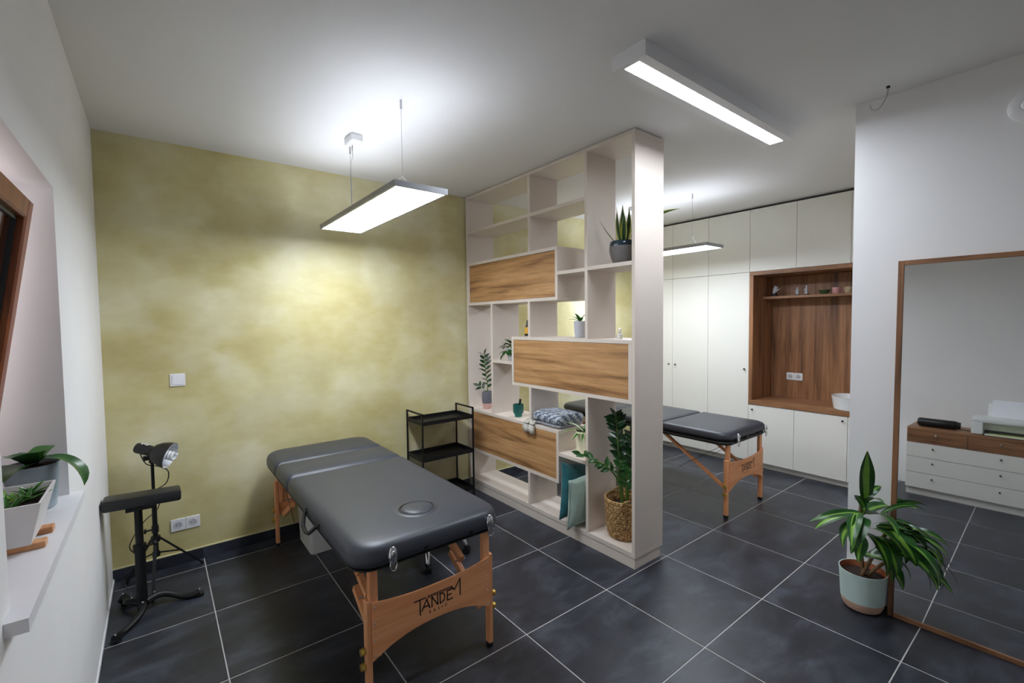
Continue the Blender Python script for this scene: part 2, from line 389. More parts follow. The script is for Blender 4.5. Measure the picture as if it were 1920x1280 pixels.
obj('sill', B().poly([(wx, WY0 + .001, WZ0 - .029), (XL + .0005, WY0 + .001, WZ0 - .029), (XL + .0005, WY0 - .06, WZ0 - .029), (XL + .036, WY0 - .06, WZ0 - .029), (XL + .036, WY1 + .02, WZ0 - .029), (XL + .0005, WY1 + .02, WZ0 - .029), (XL + .0005, WY1 - .001, WZ0 - .029), (wx, WY1 - .001, WZ0 - .029)], (0, 0, .029)), 'sill_white', win)

# ================================================================== LIGHTS OF THE ROOM
def pendant(x0, x1, y0, y1, z, label, canopy):
    cx, cy = (x0 + x1) / 2, (y0 + y1) / 2
    t = thing('pendant_light', label, 'light', (cx, cy, z), 'suspended led panels')
    fwd = .012; h = .028
    fr = B().box(x0, x0 + fwd, y0, y1, z, z + h).box(x1 - fwd, x1, y0, y1, z, z + h).box(x0 + fwd, x1 - fwd, y0, y0 + fwd, z, z + h).box(x0 + fwd, x1 - fwd, y1 - fwd, y1, z, z + h)
    obj('frame', fr, 'alu', t)
    obj('diffuser', B().box(x0 + fwd, x1 - fwd, y0 + fwd, y1 - fwd, z + .003, z + .007), 'led_down', t)
    obj('uplight_diffuser', B().box(x0 + fwd + .01, x1 - fwd - .01, y0 + fwd + .02, y1 - fwd - .02, z + .02, z + .026), 'led_up', t)
    for yy, has in ((y0 + .22, 0), (y1 - .22, 1)):
        obj('cable', B().tube([(cx, yy, z + .12), (cx, yy, ZC - .05)], .0012, 5), 'steel', t)
        obj('bridle', B().tube([(x0 + .03, yy, z + .027), (cx, yy, z + .12), (x1 - .03, yy, z + .027)], .001, 4), 'steel', t)
        obj('ceiling_grip', B().cyl((cx, yy, ZC), (cx, yy, ZC - .045), .006, seg=10), 'steel', t)
    yb_ = y1 - .40
    if canopy:
        obj('canopy_box', B().box(cx - .075, cx - .0, yb_ - .06, yb_ + .06, ZC - .045, ZC, .006), 'white_plastic', t)
        obj('power_cord', B().tube([(cx - .04, yb_ + .02, ZC - .045), (cx - .038, yb_ + .03, ZC - .075), (cx - .01, y1 - .30, ZC - .085), (cx, y1 - .225, ZC - .11), (cx + .003, y1 - .222, ZC - .25), (cx + .003, y1 - .221, z + .12), (cx + .02, y1 - .22, z + .03)], .0025, 6), 'steel', t)
    return t
pendant(.70, .985, -1.475, -.25, 2.195, 'suspended white led panel glowing above the black table by the green wall', True)
pendant(3.58, 3.865, -1.41, -.18, 2.195, 'suspended led panel in the far room, half hidden behind the open shelf end', True)
lx0, lx1, ly0, ly1, lz = 1.42, 2.89, -2.337, -2.168, 2.64
t = thing('ceiling_light', 'long white box shaped led lamp fixed flat to the ceiling', 'light', ((lx0 + lx1) / 2, (ly0 + ly1) / 2, lz))
hb = B().box(lx0, lx1, ly0, ly0 + .046, lz, ZC).box(lx0, lx1, ly1 - .046, ly1, lz, ZC).box(lx0, lx0 + .022, ly0 + .046, ly1 - .046, lz, ZC).box(lx1 - .022, lx1, ly0 + .046, ly1 - .046, lz, ZC).box(lx0 + .022, lx1 - .022, ly0 + .046, ly1 - .046, lz + .03, ZC)
obj('housing', hb, 'white_plastic', t)
obj('diffuser', B().box(lx0 + .022, lx1 - .022, ly0 + .046, ly1 - .046, lz + .004, lz + .008), 'led_box', t)

# ================================================================== OPEN SHELF DIVIDER
X1 = XS + DS; T = .025; YL = YB - .014
sh = thing('shelf_divider', 'tall greige open shelf wall with oak fronted boxes dividing the room', 'shelf', ((XS + X1) / 2, (YL + YS) / 2, 0))
def panel(nm, y0, y1, z0, z1, mat='shelf', x0=XS, x1=X1, par=sh): return obj(nm, B().box(x0, x1, y0, y1, z0, z1, .0012), mat, par)
panel('plinth', YL, YS + .004, 0, .064, x0=XS + .004, x1=X1 - .02)
obj('plinth_gap', B().box(XS + .01, X1 - .03, YL, YS + .012, .062, .07), 'cabinet_gap', sh)
panel('bottom_board', YL, YS, .068, .1)
panel('top_board', YL, YS, ZC - .03, ZC - .006)
panel('end_panel', YS, YS + T, .1, ZC - .03); panel('end_panel', YL, YL - T, .1, ZC - .03)
V1 = -1.378; Ym = YS + T; Yl = YL - T
def upright(y, z0, z1): panel('upright', y - T / 2, y + T / 2, z0, z1)
def shelfboard(y0, y1, z): panel('shelf_board', y0, y1, z - T / 2, z + T / 2)
upright(V1, 1.432, ZC - .03); upright(V1, .1, 1.035)
shelfboard(Yl, -.785 + T / 2, 2.372); shelfboard(-.785 - T / 2, V1 + T / 2, 2.372); upright(-.785, 2.094, ZC - .03)
shelfboard(-1.1, V1 + T / 2, 1.90); shelfboard(V1 - T / 2, Ym, 1.904)
upright(-.273, .752, 1.706); upright(-.776, 1.432, 1.706); upright(-.782, .752, 1.035)
shelfboard(-.2855, -.5535, 1.213)
shelfboard(-1.1, V1 + T / 2, .578); upright(-.76, .1, .36)
def boxunit(y0, y1, z0, z1):
    c = obj('closed_box', B().box(XS, X1, y0, y1, z1 - T, z1, .0012).box(XS, X1, y0, y1, z0, z0 + T, .0012).box(XS, X1, y0, y0 - T, z0 + T, z1 - T).box(XS, X1, y1 + T, y1, z0 + T, z1 - T), 'shelf', sh)
    obj('oak_front', B().box(XS + .002, XS + .02, y0 - T - .002, y1 + T + .002, z0 + T + .002, z1 - T - .002, .001), 'oak', c)
    obj('oak_front', B().box(X1 - .02, X1 - .002, y0 - T - .002, y1 + T + .002, z0 + T + .002, z1 - T - .002, .001), 'oak', c)
boxunit(Yl, -1.1, 1.706, 2.094); boxunit(-.5535, Ym, 1.035, 1.432); boxunit(Yl, -1.1, .36, .752)

# ================================================================== CABINET WALL
yb_ = [.08, -.363, -.81, -1.262, -1.70, -2.14, -2.58]
g = .0016
def door(par, y0, y1, z0, z1, knob=None):
    d = obj('door', B().box(XC, XC + .019, y0 - g, y1 + g, z0 + g, z1 - g, .0012), 'cabinet', par)
    if knob: obj('knob', B().cyl((XC, *knob), (XC - .014, *knob), .005, seg=10).cyl((XC - .014, *knob), (XC - .02, *knob), .009, seg=12), 'black_metal', d)
def carcass(par, y0, y1, z0, z1): obj('carcass', B().box(XC + .021, XE - .012, y0, y1, z0, z1), 'cabinet_gap', par)
pos = ['next to the green wall', 'second from the green wall', 'left of the wood niche', 'over the left half of the wood niche', 'over the middle of the wood niche', 'cut off by the white wall corner']
for k in range(6):
    t = thing('wall_cabinet', 'off white handleless upper cabinet under the ceiling, ' + pos[k], 'cabinet', (XC + .2, (yb_[k] + yb_[k + 1]) / 2, 2.04), 'upper cabinets under the ceiling')
    carcass(t, yb_[k], yb_[k + 1], 2.042, 2.68); door(t, yb_[k], yb_[k + 1], 2.04, 2.68)
kn = [(-.321, 1.02), (-.408, 1.02), (-1.222, 1.025)]
for k in range(3):
    t = thing('tall_cabinet', 'tall off white cabinet with one small black knob, ' + pos[k], 'cabinet', (XC + .2, (yb_[k] + yb_[k + 1]) / 2, .06), 'tall cabinets')
    carcass(t, yb_[k], yb_[k + 1], .062, 2.038); door(t, yb_[k], yb_[k + 1], .06, 2.04, kn[k])
bp = ['left one under the wood niche', 'right one under the niche, below the basin', 'sliver beside the white wall corner']
kb = [(-1.306, .607), (-2.105, .615), (-2.175, .615)]
for k in range(3, 6):
    t = thing('base_cabinet', 'low off white cabinet door with black knob, ' + bp[k - 3], 'cabinet', (XC + .2, (yb_[k] + yb_[k + 1]) / 2, .06), 'base cabinets under the niche')
    carcass(t, yb_[k], yb_[k + 1], .062, .653); door(t, yb_[k], yb_[k + 1], .06, .657, kb[k - 3])
obj('filler_strip', B().box(XC + .002, XC + .02, yb_[0], YB, .0, 2.68), 'cabinet', label='narrow off white filler strip between cabinets and green wall', cat='filler')
obj('plinth', B().box(XC + .045, XC + .06, YB - .014, YR, .0, .058), 'cabinet', label='low off white plinth running under the white cabinets', cat='plinth')
NB = 5.15
nt = thing('niche_surround', 'dark oak niche with shelf set into the white cabinets', 'niche', (XC + .2, -1.9, .66))
obj('side_panel', B().box(XC - .004, NB, -1.262, -1.302, .705, 2.0, .001), 'oak_vertical', nt)
obj('side_panel', B().box(XC - .004, NB, -2.58, -2.54, .705, 2.0, .001), 'oak_vertical', nt)
obj('top_panel', B().box(XC - .004, NB, -1.262, -2.58, 2.0, 2.039, .001), 'oak_frame', nt)
for k in range(9):
    y0 = -1.302 - k * .1376
    o = obj('back_plank', B().box(NB, NB + .015, y0 - .0004, y0 - .1372, .705, 2.0, .0008), 'oak_vertical', nt, at=(NB + k * 1.37, y0, k * .6))
obj('shelf_board', B().box(4.92, NB, -1.302, -2.54, 1.762, 1.788, .001), 'oak_frame', nt)
obj('worktop', B().box(XC - .006, NB + .015, -1.262, -2.58, .66, .705, .001), 'oak_frame', label='dark oak worktop slab under the niche holding the basin', cat='worktop')
c = (4.86, -2.145, .7055)
obj('basin', B().lathe([(.0, .0), (.15, 0), (.158, .006), (.176, .12), (.178, .124), (.174, .124), (.168, .112), (.14, .02), (.0, .014)], c, 40), 'white_ceramic', smooth=True, label='round white basin standing on the oak worktop', cat='basin')

# sockets and switch
def plate(t, cx, cz, wdt, n, axis):
    def bx(u0, u1, d0, d1, z0, z1, bev=0):
        return B().box(cx + u0, cx + u1, axis[1] - d1, axis[1] - d0, z0, z1, bev) if axis[0] == 'y' else B().box(axis[1] - d1, axis[1] - d0, cx + u0, cx + u1, z0, z1, bev)
    for k in range(n):
        u = (k - (n - 1) / 2) * wdt
        fr = obj('frame', bx(u - wdt / 2 + .0005, u + wdt / 2 - .0005, 0, .008, cz - wdt / 2, cz + wdt / 2, .003), 'white_plastic', t)
        if t['category'] == 'socket':
            ctr = Vector((cx + u, axis[1] - .0081, cz)) if axis[0] == 'y' else Vector((axis[1] - .0081, cx + u, cz)); nrm = Vector((0, -1, 0)) if axis[0] == 'y' else Vector((-1, 0, 0))
            obj('recess', B().lathe([(.0, .0006), (.0185, .0006), (.0205, .0025), (.023, .0), ], ctr, 24, M=align(nrm, (0, 0, 0))), ['grey_hole'], fr, smooth=True)
            sdv = nrm.cross(Vector((0, 0, 1)))
            for q in (-1, 1): obj('pin_hole', B().cyl(ctr + sdv * .0095 * q + nrm * .0012, ctr + sdv * .0095 * q + nrm * .0004, .003, seg=8), 'black_plastic', fr)
            obj('earth_pin', B().cyl(ctr + Vector((0, 0, .010)), ctr + Vector((0, 0, .010)) + nrm * .006, .0024, seg=8), 'steel', fr)
        else:
            obj('rocker', bx(u - .029, u + .029, .008, .0115, cz - .029, cz + .029, .0025), 'white_plastic', fr)
t = thing('light_switch', 'white single rocker light switch on the green wall', 'switch', (-.101, YB, 1.204)); plate(t, -.101, 1.204, .082, 1, ('y', YB))
t = thing('double_socket', 'white double power socket low on the green wall', 'socket', (-.092, YB, .262)); plate(t, -.092, .262, .079, 2, ('y', YB))
t = thing('double_socket', 'white double power socket on the oak back of the niche', 'socket', (NB, -1.535, .93)); plate(t, -1.535, .935, .078, 2, ('x', NB))

# ================================================================== MASSAGE TABLES
def cushion(x0, x1, y0, y1, z0, z1, corners, crown=.006):
    """padded slab: rounded outline (radius per corner) with soft top edge"""
    n = 8; out = []
    cs = [(x1, y1, corners[0]), (x0, y1, corners[1]), (x0, y0, corners[2]), (x1, y0, corners[3])]
    for k, (cx, cy, r) in enumerate(cs):
        sx = 1 if cx == x1 else -1; sy = 1 if cy == y1 else -1
        for i in range(n + 1):
            a = PI / 2 * k + PI / 2 * i / n; out.append((cx - sx * r + math.cos(a) * r, cy - sy * r + math.sin(a) * r))
    mx, my = (x0 + x1) / 2, (y0 + y1) / 2; H = z1 - z0
    rings = [(0.010, 0), (0, .012), (0, H * .35), (.003, H * .62), (.011, H * .82), (.026, H * .95), (.05, H), (.09, H + crown * .5), (.16, H + crown)]
    b = B(); vs = []; fs = []; m = len(out)
    hx, hy = (x1 - x0) / 2, (y1 - y0) / 2
    for ins, h in rings:
        fx, fy = max(.05, 1 - ins / hx), max(.05, 1 - min(ins, hy * .8) / hy)
        vs += [(mx + (x - mx) * fx, my + (y - my) * fy, z0 + h) for x, y in out]
    for i in range(len(rings) - 1):
        for k in range(m): fs.append((i * m + k, i * m + (k + 1) % m, (i + 1) * m + (k + 1) % m, (i + 1) * m + k))
    fs.append(tuple(reversed(range(m)))); fs.append(tuple((len(rings) - 1) * m + k for k in range(m)))
    return b.add(vs, fs)
def logo(par, cx, cz, yf, s=1.0):
    """strokes of the word printed on the leg board; u to the right, v up"""
    bb = B(); W = .0052 * s
    def st(u0, v0, u1, v1, wd=W): bb.add(*ribbon(u0, v0, u1, v1, wd))
    def ribbon(u0, v0, u1, v1, wd):
        a = Vector((cx + u0 * s, 0, cz + v0 * s)); c = Vector((cx + u1 * s, 0, cz + v1 * s)); d = (c - a).normalized(); n = Vector((-d.z, 0, d.x)) * wd / 2
        a = a - d * wd * .3; c = c + d * wd * .3; vs = [Vector((p.x, yy, p.z)) for yy in (yf, yf - .0006) for p in (a - n, c - n, c + n, a + n)]
        return vs, [(0, 1, 2, 3), (7, 6, 5, 4), (0, 4, 5, 1), (1, 5, 6, 2), (2, 6, 7, 3), (3, 7, 4, 0)]
    st(-.112, .026, -.060, .026); st(-.086, .026, -.086, -.040)                       # T
    st(-.078, -.026, -.055, .018); st(-.055, .018, -.040, -.026); st(-.070, -.012, -.047, -.012)   # A
    st(-.030, -.026, -.030, .018); st(-.030, .018, -.002, -.026); st(-.002, -.026, -.002, .018)    # N
    st(.010, -.026, .010, .018); st(.010, .018, .026, .014); st(.026, .014, .034, -.002); st(.034, -.002, .028, -.020); st(.028, -.020, .010, -.026)  # D
    st(.046, -.026, .046, .016); st(.046, .016, .070, .016); st(.046, -.004, .066, -.004); st(.046, -.026, .072, -.026)    # E
    st(-.048, .029, .066, .029, W * .7); st(-.052, .022, .074, .022, W * .5)           # double bar above
    st(.066, .029, .082, .008); st(.082, .008, .112, .050); st(.112, .050, .112, -.026)   # M
    obj('logo_print', bb, 'print_black', par)
    cu = bpy.data.curves.new('basic_text', 'FONT'); cu.body = 'BASIC'; cu.size = .019 * s; cu.space_character = 2.05; cu.align_x = 'CENTER'; cu.extrude = .0002
    tmp = bpy.data.objects.new('basic_tmp', cu); COL.objects.link(tmp); bpy.context.view_layer.update()
    me = bpy.data.meshes.new_from_object(tmp.evaluated_get(bpy.context.evaluated_depsgraph_get()))
    b2 = B(); b2.v = [Vector((cx + .0 + q.co.x, yf - .0003 - q.co.z, cz - .050 * s + q.co.y)) for q in me.vertices]; b2.f = [tuple(p.vertices) for p in me.polygons]; b2.mi = [0] * len(b2.f)
    bpy.data.objects.remove(tmp); bpy.data.meshes.remove(me); bpy.data.curves.remove(cu)
    obj('small_print', b2, 'print_brown', par)
def massage_table(x0, y0, label, splits, hole, zt=.68, pad=.064, inset=.008, handle=None, straight=False):
    wdt, ln = .715, 1.84; x1, y1 = x0 + wdt, y0 + ln
    t = thing('massage_table', label, 'massage table', ((x0 + x1) / 2, (y0 + y1) / 2, 0), 'folding massage tables')
    ys = [y0] + splits + [y1]; zf = zt - .105
    for k in range(len(ys) - 1):
        first, last = k == 0, k == len(ys) - 2; R = .105; r = .02
        cr = (R if last else r, R if last else r, R if first else r, R if first else r)
        obj('cushion', cushion(x0, x1, ys[k] + (0 if first else .002), ys[k + 1] - (0 if last else .002), zt - .004 - pad, zt - .004, cr), 'vinyl', t, smooth='all')
        obj('frame_board', cushion(x0 + inset, x1 - inset, ys[k] + (inset if first else .003), ys[k + 1] - (inset if last else .003), zf, zt - .002 - pad, tuple(max(.012, c_ - .01) for c_ in cr), 0), 'black_vinyl', t, smooth='all')
    cx = (x0 + x1) / 2
    if hole:
        hy = y0 + .235
        pl = obj('face_hole_plug', B().lathe([(.0, .010), (.03, .0105), (.06, .009), (.074, .004), (.079, -.002), (.080, -.006)], (cx + .02, hy, zt + .002), 36, ell=.95), 'vinyl', t, smooth='all')
        obj('plug_shade_ring', B().tube([(cx + .02 + .081 * math.cos(k * PI / 24), hy + .077 * math.sin(k * PI / 24), zt + .0038) for k in range(49)], .0034, 6), 'black_plastic', t, smooth='all')  # black ring painted in for the shade of the groove round the plug
        obj('plug_seam', B().lathe([(.079, .0), (.083, .0035), (.088, .004), (.096, .0022), (.108, -.002)], (cx + .02, hy, zt + .0015), 36, ell=.96), 'vinyl', t, smooth='all')
    xa, xb = x0 + .085, x1 - .085                       # leg axes
    for e, yl in ((-1, y0 + .045), (1, y1 - .045)):
        for sx, xx in ((-1, xa), (1, xb)):
            leg = obj('leg', B().box(xx - .019, xx + .019, yl - .014, yl + .014, .30, zf, .004), 'beech', t)
            ext = obj('leg_extension', B().box(xx + sx * .022 - .012, xx + sx * .022 + .012, yl - .017, yl + .017, .018, .455, .004), 'beech', t)
            obj('foot', B().box(xx + sx * .022 - .011, xx + sx * .022 + .011, yl - .016, yl + .016, 0, .018, .003), 'black_plastic', ext)
            for z_ in (.25, .187):
                xk = xx + sx * .034
                obj('knob', B().cyl((xk, yl, z_), (xk + sx * .006, yl, z_), .008, seg=12).cyl((xk + sx * .006, yl, z_), (xk + sx * .02, yl, z_), .0155, .014, seg=10), 'brass', ext)
            # folding brace in two pieces and its screws
            p0 = Vector((xx - sx * .024, yl - e * .03, .225)); p1 = Vector((xx - sx * .024, yl - e * .275, .362)); p2 = Vector((xx - sx * .024, yl - e * .15, .378)); p3 = Vector((xx - sx * .024, yl - e * .58, zf + .005))
            if straight:
                obj('brace', B().bar(p0 + Vector((0, e * .02, -.02)), Vector((xx - sx * .03, yl - e * .62, zf + .005)), .02, .026, ref=(1, 0, 0)), 'beech_side', t); continue
            br = obj('brace', B().bar(p0 - (p1 - p0) * .12, p1, .034, .024, ref=(1, 0, 0)), 'beech_side', t)
            up_ = obj('brace', B().bar(p2 + Vector((-sx * .012, 0, .0)), p3 + Vector((-sx * .012, 0, 0)), .034, .024, ref=(1, 0, 0)), 'beech_side', t)
            obj('hinge_bolt', B().cyl(p2 + Vector((sx * .02, -e * .02, -.01)), p2 + Vector((-.04 * sx, -e * .02, -.01)), .005, seg=8), 'steel', br)
        # waisted leg board
        zt0, zb0 = .446, .205; n = 16; top = []; bot = []
        u0, u1 = xa - .012, xb + .012
        for k in range(n + 1):
            q = k / n; u = u0 + (u1 - u0) * q; c_ = 1 - abs(2 * q - 1) ** 2.4
            top.append((u, zt0 - .026 * c_)); bot.append((u, zb0 + .066 * c_))
        yf = yl + e * .014
        bd = obj('leg_board', B().poly([(u, yf, z_) for u, z_ in bot] + [(u, yf, z_) for u, z_ in reversed(top)], (0, e * .008, 0)), 'beech_side', t)
        for u in (u0 + .012, u1 - .012):
            for k in range(4):
                obj('screw', B().sphere((u, yf + e * .008, zb0 + .02 + k * .066), .0042, 8, sq=(1, .5, 1)), 'steel', bd)
        # cable cross under the top
        for xx in (xa, xb):
            obj('cable', B().tube([(xx, yl - e * .02, zf), (xx, yl - e * .42, .30)], .0016, 5), 'black_metal', t)
        if e < 0: logo(bd, cx + .01, .352, yf - .0083)
    # latches and hand strap
    for xx in (x0 + .155, x1 - .085):
        la = obj('latch', B().sphere((xx, y0 - .003, zf + .048), .034, 20, sq=(.58, .3, 1.1)), 'chrome', t, smooth='all')
        obj('latch_ring', B().tube([(xx + .014 * math.cos(a), y0 - .008, zf + .012 + .024 * math.sin(a)) for a in [k * PI / 8 for k in range(17)]], .003, 6), 'chrome', la)
        obj('latch_hook', B().sphere((xx, y0 - .012, zf + .058), .011, 12, sq=(1, .7, 1.2)), 'steel', la)
    for xx in (cx - .05, cx + .17): obj('strap_button', B().cyl((xx, y0 + .006, zf + .03), (xx, y0 - .003, zf + .03), .011, seg=14), 'black_plastic', t)
    if handle is None: return t
    ym = handle
    hd = obj('carry_handle', B().tube([(x0 + .01, ym + .11, zf + .05), (x0 - .012, ym + .10, zf + .035), (x0 - .03, ym + .05, zf - .005), (x0 - .032, ym, zf - .015), (x0 - .03, ym - .05, zf - .005), (x0 - .012, ym - .10, zf + .035), (x0 + .01, ym - .11, zf + .05)], .009, 8), 'black_plastic', t, smooth=True)
    for q in (-.115, .115): obj('handle_ring', B().box(x0 - .005, x0 + .01, ym + q - .009, ym + q + .009, zf + .03, zf + .06, .003), 'black_plastic', hd)
    return t
massage_table(.362, -1.79, 'black padded folding massage table on beech legs in front of the green wall', [-.66, -.33], True, pad=.088, inset=.006, handle=-1.2)
massage_table(3.205, -1.80, 'second black folding massage table, standing behind the open shelf near the cabinets', [-1.19, -.57], False, straight=True)

# ================================================================== ROLLING STOOL UNDER TABLE
def rolling_stool(cx, cy, rot, label):
    t = thing('rolling_stool', label, 'stool', (cx, cy, 0))
    obj('seat', B().lathe([(.0, .455), (.15, .455), (.175, .448), (.185, .43), (.183, .405), (.165, .395), (.0, .395)], (cx, cy, 0), 32), 'black_vinyl', t, smooth=True)
    obj('seat_plate', B().lathe([(.0, .395), (.09, .395), (.095, .385), (.03, .37), (.0, .37)], (cx, cy, 0), 24), 'chrome', t, smooth=True)
    obj('gas_column', B().cyl((cx, cy, .12), (cx, cy, .26), .024, seg=18).cyl((cx, cy, .26), (cx, cy, .38), .014, seg=16), 'chrome', t, smooth=True)
    obj('hub', B().lathe([(.0, .185), (.03, .185), (.042, .172), (.044, .13), (.0, .125)], (cx, cy, 0), 24), 'chrome', t, smooth=True)
    for k in range(5):
        a = rot + 2 * PI * k / 5; d = Vector((math.cos(a), math.sin(a), 0)); c0 = Vector((cx, cy, 0))
        lg = obj('leg', B().tube([c0 + d * .03 + Vector((0, 0, .15)), c0 + d * .10 + Vector((0, 0, .162)), c0 + d * .17 + Vector((0, 0, .150)), c0 + d * .225 + Vector((0, 0, .118)), c0 + d * .258 + Vector((0, 0, .085)), c0 + d * .27 + Vector((0, 0, .058))], [.022, .022, .020, .018, .016, .014], 12), 'chrome', t, smooth=True)
        s_ = Vector((-d.y, d.x, 0)); wc = c0 + d * .275 + Vector((0, 0, .025))
        cs = obj('caster', B().cyl(wc - s_ * .022, wc - s_ * .006, .025, seg=18).cyl(wc + s_ * .006, wc + s_ * .022, .025, seg=18).cyl(wc - s_ * .006, wc + s_ * .006, .014, seg=12).box(wc.x - .014, wc.x + .014, wc.y - .014, wc.y + .014, .03, .062, .005), 'black_plastic', t)
rolling_stool(1.20, -.74, math.radians(-116), 'round black rolling stool with chrome star base tucked under the front massage table')

# ================================================================== WHITE BIN
b = B()
def rrect(x0, x1, y0, y1, r, n=5):
    out = []
    for k, (cx, cy) in enumerate(((x1 - r, y1 - r), (x0 + r, y1 - r), (x0 + r, y0 + r), (x1 - r, y0 + r))):
        for i in range(n + 1):
            a = PI / 2 * k + PI / 2 * i / n; out.append((cx + r * math.cos(a), cy + r * math.sin(a)))
    return out
def loft(b, rings):
    m = len(rings[0][0]); vs = []; fs = []
    for out, z in rings: vs += [(x, y, z) for x, y in out]
    for i in range(len(rings) - 1):
        for k in range(m): fs.append((i * m + k, i * m + (k + 1) % m, (i + 1) * m + (k + 1) % m, (i + 1) * m + k))
    fs.append(tuple(reversed(range(m)))); fs.append(tuple((len(rings) - 1) * m + k for k in range(m)))
    return b.add(vs, fs)
t = thing('waste_bin', 'white plastic waste bin with lid under the front massage table', 'bin', (.68, -.13, 0))
obj('body', loft(B(), [(rrect(.570, .785, -.295, .02, .022), 0), (rrect(.554, .797, -.307, .032, .024), .42)]), 'bin_white', t, smooth=True)
obj('lid', loft(B(), [(rrect(.548, .803, -.313, .038, .026), .42), (rrect(.548, .803, -.313, .038, .026), .45), (rrect(.57, .785, -.295, .02, .03), .462)]), 'bin_white', t, smooth=True)
obj('swing_flap', B().box(.60, .755, -.255, -.02, .46, .468, .004), 'bin_white', t)

# ================================================================== TROLLEY
tx0, tx1, ty0, ty1, tz = 1.468, 1.953, -.175, .105, .815
t = thing('shelf_trolley', 'slim black metal three tier trolley in the corner by the green wall', 'trolley', ((tx0 + tx1) / 2, (ty0 + ty1) / 2, 0)); q = .012
for x in (tx0, tx1):
    for y in (ty0, ty1): obj('post', B().box(x - q / 2, x + q / 2, y - q / 2, y + q / 2, 0, tz), 'black_metal', t)
    obj('handle_rail', B().box(x - q / 2, x + q / 2, ty0 - q / 2, ty1 + q / 2, tz - q, tz), 'black_metal', t)
for z in (.745, .445, .115):
    tr = B().box(tx0, tx1, ty0, ty1, z - .028, z - .025)
    tr.box(tx0, tx1, ty0 - .001, ty0 + .003, z - .028, z + .004).box(tx0, tx1, ty1 - .003, ty1 + .001, z - .028, z + .004).box(tx0 - .001, tx0 + .003, ty0, ty1, z - .028, z + .004).box(tx1 - .003, tx1 + .001, ty0, ty1, z - .028, z + .004)
    obj('tray', tr, 'black_metal', t)

# ================================================================== ARM REST STAND
ax, ay = -.31, -.353
t = thing('armrest_stand', 'black padded armrest on a post with three scrolled iron feet, by the left wall', 'armrest', (ax, ay, 0))
pd = B().box(-.165, .165, -.085, .085, 0, .058, .014); pd.xf(Matrix.Translation((-.288, -.352, .592)) @ Matrix.Rotation(math.radians(2), 4, 'Y') @ Matrix.Rotation(math.radians(-6), 4, 'X'))
obj('pad', pd, 'black_vinyl', t, smooth=True)
obj('pad_plate', B().box(ax - .05, ax + .07, ay - .05, ay + .05, .575, .592), 'black_metal', t)
obj('post', B().cyl((ax, ay, .02), (ax, ay, .36), .024, seg=18).cyl((ax, ay, .36), (ax, ay, .58), .018, seg=16), 'black_metal', t, smooth=True)
obj('clamp_collar', B().cyl((ax, ay, .34), (ax, ay, .375), .03, seg=18).cyl((ax, ay, .357), (ax + .06, ay + .01, .357), .006, seg=8).sphere((ax + .065, ay + .01, .357), .012, 10), 'black_metal', t, smooth=True)
for px, py in ((-.052, -.339), (-.385, -.59), (-.425, -.16)):
    d = Vector((px - ax, py - ay, 0)); L = d.length; d.normalize(); s_ = Vector((-d.y, d.x, 0)); c0 = Vector((ax, ay, 0)); pts = []; rr = []
    for k in range(13):
        q = k / 12; pts.append(c0 + d * (.015 + (L - .02) * q) + s_ * (.028 * math.sin(q * PI * 1.6)) + Vector((0, 0, .05 - .03 * q + .012 * math.sin(q * PI * 2)))); rr.append(.021 - .006 * math.sin(q * PI) )
    ft = obj('foot', B().tube(pts, rr, 10), 'black_metal', t, smooth=True)
    obj('foot_pad', B().cyl(pts[-1] * 1 - Vector((0, 0, pts[-1].z)), pts[-1] - Vector((0, 0, .004)), .022, seg=14), 'black_plastic', ft)
    obj('bolt', B().sphere(pts[-1] + Vector((0, 0, .018)), .006, 8), 'chrome', ft); obj('bolt', B().sphere(pts[2] + Vector((0, 0, .024)), .006, 8), 'chrome', ft)

# ================================================================== LAMP ON TRIPOD
lx, ly = -.246, -.04
t = thing('tripod_lamp', 'black photo lamp with spiral bulb on a tripod behind the armrest', 'lamp', (lx, ly, 0))
obj('lower_tube', B().cyl((lx, ly, .16), (lx, ly, .52), .013, seg=14), 'black_metal', t, smooth=True)
obj('upper_tube', B().cyl((lx, ly, .52), (lx, ly, .742), .0085, seg=12), 'black_metal', t, smooth=True)
for z in (.52, .33): obj('clamp', B().cyl((lx, ly, z - .02), (lx, ly, z + .02), .018, seg=14).cyl((lx, ly, z), (lx - .045, ly - .01, z), .006, seg=8).sphere((lx - .048, ly - .01, z), .013, 10, sq=(.6, 1, 1.2)), 'black_plastic', t)
for a in (20, 150, 265):
    d = dirv(math.radians(a), 0); c0 = Vector((lx, ly, 0)); R = .245 if a == 20 else .17 if a == 150 else .24
    lg = obj('leg', B().bar(c0 + d * .02 + Vector((0, 0, .27)), c0 + d * R + Vector((0, 0, .012)), .016, .011), 'black_metal', t)
    obj('leg_brace', B().bar(c0 + d * .014 + Vector((0, 0, .18)), c0 + d * (R * .55) + Vector((0, 0, .145)), .01, .007), 'black_metal', lg)
    obj('rubber_tip', B().sphere(c0 + d * R + Vector((0, 0, .011)), .011, 8), 'black_plastic', lg)
obj('leg_hub', B().cyl((lx, ly, .255), (lx, ly, .285), .024, seg=16).cyl((lx, ly, .165), (lx, ly, .19), .02, seg=16), 'black_plastic', t)
hd = Vector((.80, -.42, -.30)).normalized(); hc = Vector((lx + .012, ly - .01, .80))
obj('tilt_joint', B().cyl((lx, ly, .735), (lx, ly, .775), .016, seg=14).cyl((lx - .035, ly, .765), (lx + .03, ly, .765), .013, seg=12).sphere((lx - .035, ly, .765), .017, 10, sq=(.6, 1, 1)), 'black_plastic', t)
M = align(hd, hc)
obj('socket', B().lathe([(.0, -.10), (.026, -.10), (.031, -.09), (.031, -.02), (.026, .0), (.0, .0)], (0, 0, 0), 22, M=M), 'black_plastic', t, smooth=True)
